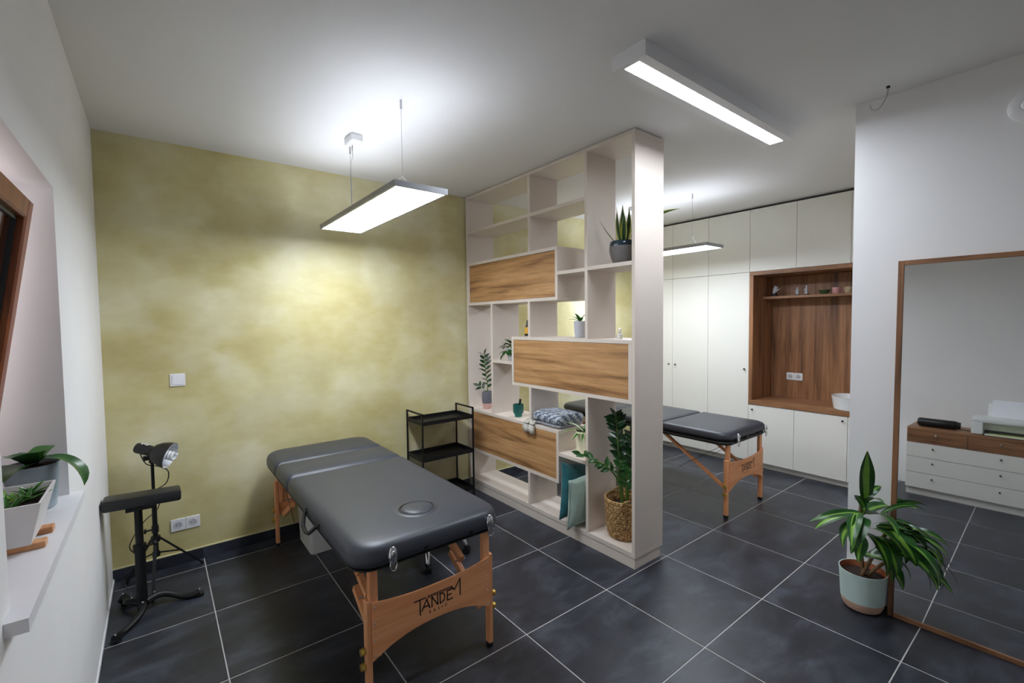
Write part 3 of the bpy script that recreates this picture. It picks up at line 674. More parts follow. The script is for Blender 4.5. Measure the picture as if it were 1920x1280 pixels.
up_ = Vector((0, 0, 1)); pn = (up_ - hd * up_.dot(hd)).normalized(); sn = hd.cross(pn)
b = B()
for k in range(3): b.bar(hc - hd * (.045 + .014 * k) + pn * .0315 - sn * .012, hc - hd * (.045 + .014 * k) + pn * .0315 + sn * (.012 - .006 * (k % 2)), .006, .002, ref=tuple(pn))
obj('white_print', b, 'white_plastic', t)
prof = [(.028, -.012), (.048, .004), (.064, .03), (.074, .062), (.078, .09)]
obj('reflector', B().lathe(prof, (0, 0, 0), 30, M=M), 'black_plastic', t, smooth='all')
obj('reflector_lining', B().lathe([(r - .0025, z + .001) for r, z in reversed(prof)], (0, 0, 0), 30, M=M), 'white_enamel', t, smooth='all')
pts = []
for k in range(90):
    a = k / 89 * 2 * PI * 5; pts.append(M @ Vector((math.cos(a) * .021, math.sin(a) * .021, .03 + .085 * k / 89)))
bl = obj('spiral_bulb', B().tube(pts, .0072, 7), 'white_ceramic', t, smooth='all'); obj('bulb_base', B().lathe([(.0, 0), (.02, 0), (.022, .03), (.0, .034)], (0, 0, 0), 18, M=M), 'white_plastic', bl, smooth=True)
def spline(P_, n=8):
    P_ = [Vector(p) for p in P_]; out = []
    for i in range(len(P_) - 1):
        a, b_, c_, d = P_[max(i - 1, 0)], P_[i], P_[i + 1], P_[min(i + 2, len(P_) - 1)]
        for k in range(n):
            u = k / n; out.append(.5 * ((2 * b_) + (c_ - a) * u + (2 * a - 5 * b_ + 4 * c_ - d) * u * u + (3 * b_ - a - 3 * c_ + d) * u ** 3))
    return out + [P_[-1]]
obj('cord', B().tube(spline([hc - hd * .09, (lx - .03, ly - .02, .74), (lx + .03, ly - .02, .71), (lx + .075, ly - .02, .67), (lx + .06, ly - .02, .60), (lx - .01, ly - .03, .56), (lx + .03, ly - .03, .52), (lx + .01, ly - .03, .45), (lx - .05, ly - .04, .40), (lx - .12, ly - .03, .27), (lx - .07, ly - .03, .17), (lx - .15, ly - .06, .11), (lx - .12, ly - .12, .012), (lx - .16, ly - .2, .006), (lx - .08, ly - .22, .006), (lx - .10, ly - .10, .006)]), .003, 6), 'black_plastic', t, smooth='all')

# ================================================================== LEANING MIRROR
yaw = .022; lean = math.atan2(.05, 1.83)
nh = Vector((-math.cos(yaw), -math.sin(yaw), 0)); e1 = Vector((math.sin(yaw), -math.cos(yaw), 0))
e3 = (-nh) * math.sin(lean) + Vector((0, 0, 1)) * math.cos(lean); nn = nh * math.cos(lean) + Vector((0, 0, 1)) * math.sin(lean)
M = mats4(e1, nn, e3, (2.765, -2.87, .001)); mw, mh, fw_ = .80, 1.84, .024
t = thing('leaning_mirror', 'large oak framed floor mirror leaning against the right white wall', 'mirror', (2.78, -3.27, 0))
for nm, bx in (('frame_side', (0, fw_, -.016, .006, 0, mh)), ('frame_side', (mw - fw_, mw, -.016, .006, 0, mh)), ('frame_bottom', (fw_, mw - fw_, -.016, .006, 0, fw_)), ('frame_top', (fw_, mw - fw_, -.016, .006, mh - fw_, mh))):
    obj(nm, B().box(*bx, .0015).xf(M), 'oak_vertical' if 'side' in nm else 'oak_frame', t)
obj('mirror_glass', B().box(fw_ - .003, mw - fw_ + .003, -.008, 0, fw_ - .003, mh - fw_ + .003).xf(M), 'mirror', t)

# ================================================================== CHEST OF DRAWERS (seen in the mirror) AND WHAT STANDS ON IT
dx1, dx0, dy1, dy0, dz = .012, XL + .004, -2.515, -4.20, .645
t = thing('chest_of_drawers', 'long low white chest with oak top drawers, seen in the mirror', 'chest', ((dx0 + dx1) / 2, (dy0 + dy1) / 2, 0))
obj('carcass', B().box(dx0, dx1 - .02, dy0, dy1, .068, .62), 'cabinet', t); obj('plinth', B().box(dx0, dx1 - .03, dy0 + .005, dy1 - .005, 0, .068), 'cabinet', t)
obj('top_board', B().box(dx0, dx1 + .002, dy0, dy1, .62, dz, .0012), 'oak_frame', t)
for k in range(4):
    y1_ = dy1 - k * .42; y0_ = y1_ - .42
    d = obj('oak_drawer', B().box(dx1 - .02, dx1, y0_ + .0015, y1_ - .0015, .502, .618, .001), 'oak_frame', t)
    obj('knob', B().sphere((dx1 + .012, (y0_ + y1_) / 2, .585), .009, 10), 'steel', d)
for k in range(2):
    y1_ = dy1 - k * .84; y0_ = y1_ - .84
    for z0, z1 in ((.364, .5), (.216, .362), (.07, .214)):
        d = obj('white_drawer', B().box(dx1 - .02, dx1, y0_ + .001, y1_ - .001, z0 + .001, z1 - .001, .001), 'cabinet', t)
        for yk in (y1_ - .19, y0_ + .21): obj('knob', B().sphere((dx1 + .010, yk, z1 - .045), .008, 10), 'black_metal', d)
b = B(); c0, c1 = Vector((-.14, -2.57, .645 + .042)), Vector((-.15, -2.87, .645 + .042)); ax_ = (c1 - c0).normalized()
b.tube([c0 + ax_ * x for x in (0, .008, .02, .29 * 1.0 - .02, .29 - .008, .29)], [.026, .036, .041, .041, .036, .026], 20)
t = thing('speaker_bar', 'black cylindrical speaker lying on the oak chest in the mirror', 'speaker', (-.145, -2.72, .645))
obj('body', b, 'black_plastic', t, smooth=True); obj('grille_end', B().cyl(c1 - ax_ * .012, c1 + ax_ * .003, .033, seg=18), 'black_metal', t); obj('foot', B().box(-.165, -.125, -2.8, -2.64, .645, .652), 'black_plastic', t)
obj('cord', B().tube(spline([c1 + Vector((-.02, .01, -.03)), (-.2, -2.93, .65), (-.3, -2.98, .65), (-.42, -2.96, .65)]), .003, 5), 'black_plastic', t)
t = thing('printer', 'pale grey inkjet printer with white paper standing on the chest in the mirror', 'printer', (-.17, -3.17, .645))
px0, px1, py0, py1, pz = -.33, -.03, -3.39, -2.95, .645
obj('body', B().box(px0, px1, py0, py1, pz + .11, pz + .15, .012).box(px0, px1, py1 - .075, py1, pz + .004, pz + .112, .008).box(px0, px1, py0, py0 + .075, pz + .004, pz + .112, .008).box(px0, px1 - .10, py0 + .07, py1 - .07, pz + .004, pz + .115), 'printer_grey', t)
obj('output_slot', B().box(px1 - .10, px1 - .095, py0 + .08, py1 - .08, pz + .01, pz + .04), 'printer_dark', t)
obj('output_tray', B().box(px1 - .10, px1 + .02, py0 + .085, py1 - .085, pz + .004, pz + .012, .002), 'printer_grey', t); obj('printed_sheet', B().box(px1 - .09, px1 + .01, py0 + .11, py1 - .11, pz + .0125, pz + .0145), 'yellow_paper', t)
Mp = Matrix.Translation((px0 + .06, (py0 + py1) / 2, pz + .14)) @ Matrix.Rotation(math.radians(-14), 4, 'Y')
obj('paper_support', B().box(-.006, 0, -.13, .13, 0, .13, .002).xf(Mp), 'printer_grey', t); obj('paper', B().box(.002, .008, -.105, .105, -.01, .165).xf(Mp), 'paper', t)

# ================================================================== SMALL FIXTURES
t = thing('ceiling_hook', 'thin bent cable end hanging from the ceiling near the right wall', 'hook', (2.726, -2.83, ZC))
obj('plug', B().cyl((2.726, -2.83, ZC), (2.726, -2.83, ZC - .008), .008, seg=12), 'black_plastic', t)
obj('wire', B().tube(spline([(2.726, -2.83, ZC), (2.722, -2.825, ZC - .05), (2.70, -2.80, ZC - .105), (2.685, -2.775, ZC - .105), (2.68, -2.77, ZC - .08)]), .0026, 6), 'steel', t)
t = thing('smoke_alarm', 'round white disc alarm high on the right white wall', 'alarm', (XR, -3.297, 2.475)); Mx = align((-1, 0, 0), (XR, -3.297, 2.475)) @ Matrix.Scale(.88, 4)
obj('disc', B().lathe([(.078, .0), (.076, .012), (.062, .02), (.035, .022), (.0, .022)], (0, 0, 0), 40, M=Mx), 'white_plastic', t, smooth=True)
obj('button', B().lathe([(.03, .022), (.03, .0245), (.026, .030), (.02, .034), (.0, .035)], (0, 0, 0), 30, M=Mx), 'white_plastic', t, smooth=True)
obj('button_gap', B().lathe([(.034, .0222), (.0335, .0232), (.0305, .0232)], (0, 0, 0), 30, M=Mx), 'grey_hole', t, smooth=True)

# ================================================================== PLANTS
def pot(t, prof, c, mats, mis, seg=36, name='pot'): return obj(name, B().lathe(prof, c, seg, mis=mis), mats, t, smooth=True)
def soil(t, c, r, z, mat='soil'):
    return obj('soil', B().lathe([(r, z - .01), (r, z), (r * .6, z + .004), (0, z + .006)], c, 24), mat, t, smooth=True)
# --- dracaena in mint pot
dc = Vector((2.738, -2.768, 0))
t = thing('potted_dracaena', 'striped corn plant in mint and clay pot beside the leaning mirror', 'plant', dc)
pot(t, [(.0, .0), (.062, .0), (.082, .012), (.092, .034), (.096, .056), (.105, .205), (.106, .211), (.102, .211), (.098, .195), (.096, .17), (.0, .168)], dc, ['mint_glaze', 'pink_clay', 'terracotta'], [1, 1, 1, 1, 0, 0, 0, 2, 2, 2], 48)
soil(t, dc, .097, .178)
stems = [[(0, 0, .18), (.005, .01, .30), (-.02, .02, .42), (-.01, .01, .56), (-.03, 0, .62)], [(-.02, .0, .18), (.015, -.03, .27), (.045, -.06, .36), (.07, -.10, .47)], [(.0, -.02, .18), (.02, -.06, .24), (.05, -.14, .33), (.06, -.2, .40)]]
for s_ in stems: obj('stem', B().tube(spline([dc + Vector(p) for p in s_], 4), .009, 8), 'stem_brown', t, smooth='all')
DL = [  # base offset, azimuth deg, elevation deg, length, width, bend
 ((-.03, 0, .57), 60, 86, .28, .085, .15), ((-.03, 0, .60), -75, 58, .15, .045, 1.0), ((-.03, 0, .58), 150, 66, .17, .038, 1.1), ((-.03, 0, .56), 225, 55, .17, .045, 1.3),
 ((-.03, 0, .52), 140, 30, .27, .046, 1.0), ((-.03, 0, .50), 172, 34, .28, .070, 1.2), ((-.03, 0, .48), 120, 16, .25, .064, 1.2), ((-.03, 0, .51), 245, 44, .24, .075, 2.0),
 ((-.03, 0, .49), 205, 40, .30, .078, 2.3), ((-.03, 0, .47), 262, 24, .26, .070, 1.9), ((-.03, 0, .46), 155, 4, .22, .064, 1.2), ((-.03, 0, .45), 228, 8, .27, .075, 1.5),
 ((-.03, 0, .42), 190, -24, .20, .065, .8), ((-.02, 0, .50), 295, 34, .22, .060, 1.5), ((-.02, 0, .53), 30, 40, .10, .05, 1.2),
 ((.0, -.06, .50), 268, 42, .22, .055, 1.3), ((.0, -.07, .48), 258, 30, .25, .066, 1.6), ((.0, -.09, .46), 250, 14, .25, .080, 1.5), ((.0, -.07, .44), 238, 10, .25, .080, 1.6),
 ((-.01, -.08, .47), 276, 26, .27, .055, 1.5), ((-.01, -.10, .42), 264, 4, .25, .075, 1.1), ((-.01, -.06, .40), 228, -10, .22, .072, .9), ((.0, -.06, .50), 272, 66, .28, .026, 1.7),
 ((-.01, -.14, .37), 260, 6, .22, .062, 1.5), ((-.01, -.16, .36), 272, -6, .22, .058, 1.4), ((-.01, -.12, .33), 245, -14, .16, .06, .9), ((-.01, -.15, .42), 280, 36, .20, .05, 1.5), ((-.01, -.03, .27), 245, 24, .13, .075, .8),
 ((-.02, -.15, .40), 262, 20, .30, .07, 2.2), ((-.02, -.13, .36), 268, 0, .28, .068, 1.5), ((-.02, -.17, .37), 276, 10, .26, .055, 1.9), ((-.02, -.10, .44), 270, 30, .32, .066, 2.0),
]
drn = random.Random(21)
for (o_, az, el, L, W, bd) in DL:
    if el < 75:
        az += drn.uniform(-20, 20); el += drn.uniform(-16, 14); L *= drn.uniform(.78, 1.08); W *= drn.uniform(.85, 1.2); bd *= drn.uniform(.7, 1.25)
    o_ = Vector(o_) + Vector((0, drn.uniform(-.02, .02), drn.uniform(-.03, .03))); d = dirv(math.radians(az), math.radians(el)); upv = Vector((drn.uniform(-.5, .5), drn.uniform(-.5, .5), 1)) if el < 75 else Vector((.75, .66, .2))
    if el >= 75: d = Vector((-.02, .03, 1)); upv = Vector((-.6, -.75, 0))
    bs = dc + o_
    lm = leaf_mesh(bs, d, upv, L, W, bd if el < 75 else -.12, .10, 'lance', 7, 10, stripe={3} if W < .055 else {2, 3, 4} if el >= 75 else {3, 4}, wave=.04)
    for q in lm.v:
        if q.x > XR - .004: q.x = XR - .004 - random.random() * .003
        if q.y < -2.86: q.x = min(q.x, 2.752)
    obj('leaf', lm, ['leaf_dark', 'leaf_light'], t, smooth='all')

# --- snake plant on the shelf
c = Vector((2.235, -1.580, 1.9167))
t = thing('snake_plant', 'snake plant in grey pot with dark blue glazed rim, top right shelf cell', 'plant', c)
pot(t, [(.0, 0), (.056, 0), (.064, .006), (.080, .045), (.090, .085), (.091, .105), (.088, .118), (.089, .122), (.087, .145), (.082, .152), (.076, .150), (.074, .138), (.0, .135)], c, ['grey_stoneware', 'blue_glaze'], [0] * 6 + [1] * 6)
soil(t, c, .074, .142)
for az, el, L, W, bd in ((205, 84, .25, .044, .1), (170, 72, .20, .038, .2), (125, 50, .21, .042, .15), (255, 70, .22, .044, .3), (300, 76, .21, .042, .2), (20, 80, .19, .04, .1), (60, 75, .18, .038, .2), (222, 62, .19, .04, .4), (150, 80, .25, .036, .05)):
    d = dirv(math.radians(az), math.radians(el)); bs = c + Vector((d.x * .06, d.y * .06, .138))
    upv = Vector((-math.cos(math.radians(az)), -math.sin(math.radians(az)), .4)) * -1
    obj('leaf', leaf_mesh(bs, d, upv, L, W, bd, .18, 'blade', 6, 8, stripe={0, 5}), ['snake_leaf', 'leaf_edge'], t, smooth='all')
obj('leaf', leaf_mesh(c + Vector((.015, -.015, .138)), dirv(math.radians(-38), math.radians(62)), (0, 0, 1), .43, .042, .95, .12, 'blade', 6, 12, stripe={0, 5}, twist=1.3), ['snake_leaf', 'leaf_edge'], t, smooth='all')

# --- small plant in pale pot on the middle box
c = Vector((2.25, -1.175, 1.4325))
t = thing('potted_aloe', 'small leafy plant in pale grey conical pot on the middle shelf box', 'plant', c)
pot(t, [(.0, 0), (.036, 0), (.038, .004), (.046, .115), (.047, .12), (.043, .12), (.042, .105), (.0, .105)], c, ['pale_grey_pot', 'pale_grey_pot'], [0] * 7); soil(t, c, .042, .112)
for az, el, L, W in ((150, 40, .10, .024), (200, 60, .12, .026), (100, 55, .10, .024), (240, 45, .10, .024), (300, 70, .13, .026), (30, 50, .10, .022)):
    d = dirv(math.radians(az), math.radians(el)); obj('leaf', leaf_mesh(c + Vector((0, 0, .11)), d, (0, 0, 1), L, W, .8, .15, 'ovate', 4, 6), 'leaf_mid', t, smooth='all')

# --- pothos on the small shelf
c = Vector((2.18, -.455, 1.226))
t = thing('trailing_pothos', 'round leaved trailing plant in pale pot on the small left shelf', 'plant', c)
pot(t, [(.0, 0), (.035, 0), (.045, .07), (.05, .105), (.046, .105), (.042, .09), (.0, .09)], c, ['pale_grey_pot', 'pale_grey_pot'], [0] * 6); soil(t, c, .044, .096)
rnd = random.Random(3)
for k in range(17):
    az = rnd.uniform(60, 250); el = rnd.uniform(-15, 60); d = dirv(math.radians(az), math.radians(el)); rr_ = rnd.uniform(.03, .085)
    bs = c + Vector((0, 0, .1)) + Vector((d.x * rr_ * .8, d.y * rr_, -rr_ * .9 + max(0, d.z) * .09 + .02))
    bs.x = max(bs.x, XS + .03)
    tip = bs
    obj('vine', B().tube(spline([c + Vector((0, 0, .095)), c + Vector((d.x * .03, d.y * .03, .125)), tip], 4), .0016, 5), 'stem_green', t)
    obj('leaf', leaf_mesh(tip, d + Vector((0, 0, -.3)), (0, 0, 1), .07, .056, .7, .1, 'ovate', 4, 5), 'leaf_dark', t, smooth='all')

# --- zamioculcas helper
def zz_stem(t, pts, n, LL, WW, mat='leaf_dark', r=.005, start=.25, seed=1, clampy=None):
    rn = random.Random(seed); P_ = spline(pts, 6); obj('stem', B().tube(P_, [r * (1 - .6 * k / (len(P_) - 1)) for k in range(len(P_))], 7), 'stem_green', t, smooth='all')
    for k in range(n):
        q = start + (1 - start) * (k + 1) / n; i = min(int(q * (len(P_) - 1)), len(P_) - 2); p = P_[i].lerp(P_[i + 1], q * (len(P_) - 1) - i); tg = (P_[i + 1] - P_[i]).normalized()
        sd = tg.cross(Vector((.61, .79, 0)) if abs(tg.z) > .5 else Vector((0, 0, 1))).normalized() * (1 if k % 2 else -1)
        nm = sd.cross(tg); rot = Matrix.Rotation(rn.uniform(-.7, .7), 3, tg); d = (rot @ sd) * .8 + tg * (.55 if k < n - 1 else 3) + Vector((0, 0, .1))
        s_ = 1 - .3 * abs(q - .7)
        lm = leaf_mesh(p, d, Vector((-.45, -.6, .7)) + Vector((rn.uniform(-.5, .5), rn.uniform(-.5, .5), rn.uniform(-.3, .3))), LL * s_ * rn.uniform(.85, 1.1), WW * s_, .35, .12, 'ovate', 4, 6)
        if clampy:
            for v_ in lm.v:
                if v_.x > XS - .004: v_.y = min(max(v_.y, clampy[0]), clampy[1])
        obj('leaf', lm, mat, t, smooth='all')
# small zz in slate / pink pot
c = Vector((2.20, -.045, .7525))
t = thing('potted_zz_sprig', 'single stem plant in slate and pink pot, leftmost shelf cell', 'plant', c)
pot(t, [(.0, 0), (.034, 0), (.037, .004), (.047, .052), (.051, .075), (.052, .115), (.047, .155), (.045, .16), (.041, .16), (.04, .145), (.0, .143)], c, ['slate_pot', 'pink_pot'], [1, 1, 1] + [0] * 7); soil(t, c, .042, .15)
zz_stem(t, [c + Vector(p) for p in ((0, 0, .14), (.0, -.005, .22), (-.005, .01, .32), (-.01, .018, .42), (-.012, .02, .50))], 17, .075, .032, 'leaf_deep', .005, .15, 4)
zz_stem(t, [c + Vector(p) for p in ((0, 0, .14), (-.02, .03, .18), (-.05, .06, .21))], 4, .065, .028, 'leaf_deep', .003, .4, 5)
# big zz in basket
c = Vector((2.255, -1.572, .1003))
t = thing('basket_zz_plant', 'tall glossy zamioculcas plant growing in a woven basket, bottom right shelf cell', 'plant', c)
def basket_mesh(c):
    b = B(); nu, nv = 120, 58; H = .255; vs = []; fs = []
    for j in range(nv + 1):
        q = j / nv; z = H * q; r = .108 + .022 * q ** .8 - .012 * max(0, .12 - q) / .12
        for i in range(nu):
            a = 2 * PI * i / nu; row = int(q * 15)
            wv = math.sin(a * 30 + (row % 2) * PI) * math.sin(q * 15 * PI) ** 2
            rr_ = r + .0045 * wv * (1 if q < .86 else .2) + .003 * abs(math.sin(q * 15 * PI)) + .0015 * noise.noise(Vector((a * 9, z * 80, 1)))
            vs.append((c.x + rr_ * math.cos(a), c.y + rr_ * math.sin(a), c.z + z))
    for j in range(nv):
        for i in range(nu): fs.append((j * nu + i, j * nu + (i + 1) % nu, (j + 1) * nu + (i + 1) % nu, (j + 1) * nu + i))
    o = len(vs)
    for z, rr_ in ((H, .124), (H - .06, .120)):
        vs += [(c.x + rr_ * math.cos(2 * PI * i / nu), c.y + rr_ * math.sin(2 * PI * i / nu), c.z + z) for i in range(nu)]
    for i in range(nu):
        k = (i + 1) % nu; fs.append((nv * nu + i, nv * nu + k, o + k, o + i)); fs.append((o + i, o + k, o + nu + k, o + nu + i))
    fs.append(tuple(reversed(range(nu))))
    return b.add(vs, fs)
bk = obj('basket', basket_mesh(c), 'basket', t, smooth='all', label='round basket woven of tan plant fibre')
for z in (.252, .262): obj('rim_coil', B().tube([c + Vector((math.cos(k * PI / 24) * .129, math.sin(k * PI / 24) * .129, z)) for k in range(49)], .0065, 8), 'basket', bk, smooth='all')
for az in (230, 50):
    d = dirv(math.radians(az), 0); s_ = Vector((-d.y, d.x, 0)); obj('handle', B().tube(spline([c + d * .130 - s_ * .05 + Vector((0, 0, .21)), c + d * .136 - s_ * .045 + Vector((0, 0, .262)), c + d * .134 + Vector((0, 0, .285)), c + d * .136 + s_ * .045 + Vector((0, 0, .262)), c + d * .130 + s_ * .05 + Vector((0, 0, .21))], 5), .006, 7), 'basket', bk, smooth='all')
soil(t, c, .122, .20)
zz = [(((.0, .01, .2), (-.005, .03, .40), (-.02, .035, .58), (-.02, .045, .72), (-.03, .05, .80)), 20, .075, .034, 1), (((-.01, .0, .2), (-.03, .02, .36), (-.10, .06, .47), (-.185, .13, .53), (-.215, .21, .55)), 14, .06, .026, 2),
      (((.01, -.02, .2), (.01, -.03, .36), (.02, -.05, .48), (.0, -.08, .56), (-.01, -.10, .60)), 14, .07, .032, 3), (((-.01, .01, .2), (-.03, .02, .36), (-.03, .02, .45), (-.03, .0, .52)), 10, .06, .03, 4),
      (((.02, .0, .2), (.04, .0, .42), (.05, -.02, .60), (.03, -.05, .70)), 14, .07, .03, 5), (((.0, -.02, .2), (-.02, -.03, .34), (-.03, -.05, .44)), 8, .06, .03, 6)]
for pts, n, LL, WW, sd in zz: zz_stem(t, [c + Vector(p) for p in pts], n, LL * 1.2, WW * 1.4, 'leaf_dark' if sd % 2 == 0 else 'leaf_deep', .0075, .38, sd, (Ym + .004, V1 - T / 2 - .004))
# variegated plant in cream pot
c = Vector((2.225, -1.238, .5907))
t = thing('potted_spider_plant', 'cream striped leafy plant in a cream pot on the low shelf', 'plant', c)
pot(t, [(.0, 0), (.05, 0), (.056, .006), (.068, .12), (.071, .16), (.0715, .168), (.066, .168), (.064, .15), (.0, .148)], c, ['cream_pot', 'cream_pot'], [0] * 8); soil(t, c, .064, .155)
for k, (az, el, L, W, bd) in enumerate(((150, 30, .19, .03, 1.0), (185, 15, .15, .034, .9), (120, 48, .17, .028, .8), (215, 25, .15, .03, 1.4), (240, 50, .16, .03, 1.2), (270, 40, .12, .03, 1.2), (90, 35, .12, .028, 1.0), (330, 55, .16, .028, .9), (30, 45, .15, .028, .9), (170, 62, .16, .03, 1.0))):
    lm = leaf_mesh(c + Vector((0, 0, .158)), dirv(math.radians(az), math.radians(el)), (0, 0, 1), L, W, bd, .12, 'lance', 6, 8, stripe={0, 5} if k % 2 else {2, 3})
    for q in lm.v: q.y = max(q.y, V1 + T / 2 + .003); q.y = min(q.y, -1.104) if q.z < .757 else q.y
    obj('leaf', lm, ['leaf_mid', 'leaf_cream'], t, smooth='all')

# ================================================================== OTHER THINGS ON THE SHELF
c = Vector((2.215, -1.565, 1.4325))
t = thing('glass_bottle', 'tiny clear glass bottle on the middle shelf box near the end panel', 'bottle', c)
obj('body', B().lathe([(.0, 0), (.018, 0), (.02, .004), (.02, .03), (.009, .042), (.008, .055), (.0, .055)], c, 20), 'clear_glass', t, smooth=True); obj('stopper', B().lathe([(.0, .053), (.010, .053), (.011, .066), (.0, .068)], c, 16), 'clear_glass', t, smooth=True)
c = Vector((2.25, -.575, 1.4325))
t = thing('yellow_bottle', 'small black bottle with yellow label behind the middle shelf upright', 'bottle', c)
obj('body', B().lathe([(.0, 0), (.024, 0), (.026, .004), (.025, .025), (.019, .075), (.010, .10), (.007, .13), (.0, .133)], c, 20), 'black_plastic', t, smooth=True)
obj('label', B().lathe([(.0262, .02), (.0205, .073)], c, 20), 'yellow_label', t, smooth=True)
c = Vector((2.19, -.515, .7525))
t = thing('teal_tumbler', 'teal hobnail glass tumbler holding a black brush, on the lower shelf box', 'tumbler', c)
obj('glass', B().lathe([(.0, 0), (.030, 0), (.032, .004), (.031, .02), (.040, .028), (.043, .04), (.044, .105), (.041, .105), (.040, .04), (.028, .03), (.0, .028)], c, 28), 'teal_glass', t, smooth=True)
b = B()
for k in range(14):
    for j in range(4): b.sphere(c + Vector((math.cos((k + j * .5) * 2 * PI / 14) * .0435, math.sin((k + j * .5) * 2 * PI / 14) * .0435, .045 + j * .016)), .0042, 6)
obj('hobnails', b, 'teal_glass', t, smooth='all')
obj('brush', B().tube([c + Vector((.01, .02, .032)), c + Vector((.005, -.01, .1)), c + Vector((.0, -.03, .15))], [.005, .008, .011], 10), 'black_plastic', t, smooth='all')
# folded blanket
t = thing('folded_blanket', 'folded blue grey knitted blanket with wool tassels on the lower shelf box', 'blanket', (2.24, -.945, .7525))
def fold_layer(y0, y1, x0, x1, z0, z1, seed):
    b = B(); nu, nv = 26, 20; vs = []; fs = []; my, mx, mz = (y0 + y1) / 2, (x0 + x1) / 2, (z0 + z1) / 2; hy, hx, hz = (y1 - y0) / 2, (x1 - x0) / 2, (z1 - z0) / 2
    for i in range(nu + 1):
        u = i / nu * 2 - 1; e = (1 - abs(u) ** 10) ** .25 if abs(u) < 1 else .25
        for k in range(nv):
            a = 2 * PI * k / nv; ca, sa = math.cos(a), math.sin(a); sx_ = math.copysign(abs(ca) ** .55, ca); sz_ = math.copysign(abs(sa) ** .75, sa)
            nz = noise.noise(Vector((u * 3, a * 1.3, seed))) * .006
            vs.append((mx + sx_ * hx * (.96 + .04 * e) + nz, my + u * hy, max(.7527, mz + sz_ * hz * (.75 + .25 * e) + nz * .8)))
    for i in range(nu):
        for k in range(nv): fs.append((i * nv + k, (i + 1) * nv + k, (i + 1) * nv + (k + 1) % nv, i * nv + (k + 1) % nv))
    fs.append(tuple(range(nv))); fs.append(tuple(reversed([nu * nv + k for k in range(nv)])))
    return b.add(vs, fs)
obj('lower_fold', fold_layer(-1.088, -.802, 2.115, 2.37, .753, .786, 1.3), 'grey_knit', t, smooth='all'); obj('upper_fold', fold_layer(-1.092, -.800, 2.105, 2.375, .772, .860, 8.7), 'knit', t, smooth='all'); obj('inner_roll', fold_layer(-.826, -.797, 2.13, 2.345, .785, .845, 3.2), 'grey_knit', t, smooth='all')
for k, (yy, dl, dx) in enumerate(((-.735, .055, 0), (-.765, .065, -.006), (-.80, .06, 0), (-.83, .07, -.005))):
    tp = Vector((2.085 + dx, yy, .755)); ts = obj('tassel', B().tube([Vector((2.13, yy + .005, .775)), Vector((2.10, yy + .002, .772)), tp, tp + Vector((-.006, 0, -dl * .55)), tp + Vector((-.006, -.002, -dl))], [.008, .010, .014, .019, .021], 10), 'tassel_wool', t, smooth='all')
    obj('binding', B().tube([tp + Vector((0, 0, .002)), tp + Vector((0, 0, -.006))], .0155, 10), 'dark_wool', ts)
# cushions
def pillow(w_, h_, d_, seed):
    b = B(); n = 14; vs = []; fs = []
    for sgn in (1, -1):
        for i in range(n + 1):
            for j in range(n + 1):
                u, v_ = i / n * 2 - 1, j / n * 2 - 1; pin = 1 - .07 * (1 - u * u) ** 1 * 0
                th = (max(0, 1 - u ** 2) * max(0, 1 - abs(v_) ** 2.6)) ** .55
                sx_ = u * (1 - .09 * (1 - v_ * v_) * abs(u) ** 3); sv = v_ * (1 - .09 * (1 - u * u) * abs(v_) ** 3)
                vs.append((sx_ * w_ / 2, sgn * (d_ / 2 * th + .004) + .012 * noise.noise(Vector((u * 2.2, v_ * 2.2, seed))) * th, sv * h_ / 2))
    m = n + 1
    for s_ in (0, 1):
        for i in range(n):
            for j in range(n):
                k = s_ * m * m + i * m + j; q = (k, k + m, k + m + 1, k + 1); fs.append(q if s_ else tuple(reversed(q)))
    edge = [i * m for i in range(m)] + [n * m + j for j in range(1, m)] + [i * m + n for i in range(n - 1, -1, -1)] + [j for j in range(n - 1, 0, -1)]
    for a in range(len(edge)): p, q = edge[a], edge[(a + 1) % len(edge)]; fs.append((p, q, q + m * m, p + m * m))
    return b.add(vs, fs)
Mt = Matrix.Translation((2.225, -1.170, .312)) @ Matrix.Rotation(math.radians(-4), 4, 'X') @ Matrix.Rotation(math.radians(8), 4, 'Y')
t = thing('teal_cushion', 'dark teal velvet cushion standing on edge, left of the mint one', 'cushion', (2.24, -1.17, .1)); obj('cover', pillow(.36, .40, .10, 2.0).xf(Mt), 'teal_velvet', t, smooth='all')
obj('zip_seam', B().tube([Mt @ Vector((-.168, -.002, -.19)), Mt @ Vector((-.155, -.002, 0)), Mt @ Vector((-.168, -.002, .19))], .004, 6), 'leaf_deep', t)
Mt = Matrix.Translation((2.20, -1.291, .293)) @ Matrix.Rotation(math.radians(7), 4, 'X') @ Matrix.Rotation(math.radians(-4), 4, 'Y')
t = thing('mint_cushion', 'pale mint velvet cushion bulging out of the lower shelf cell', 'cushion', (2.22, -1.29, .1)); obj('cover', pillow(.40, .37, .13, 5.0).xf(Mt), 'mint_velvet', t, smooth='all')
obj('piping', B().tube([Mt @ Vector((-.198, 0, -.18)), Mt @ Vector((-.183, 0, 0)), Mt @ Vector((-.198, 0, .18))], .003, 6), 'mint_velvet', t)

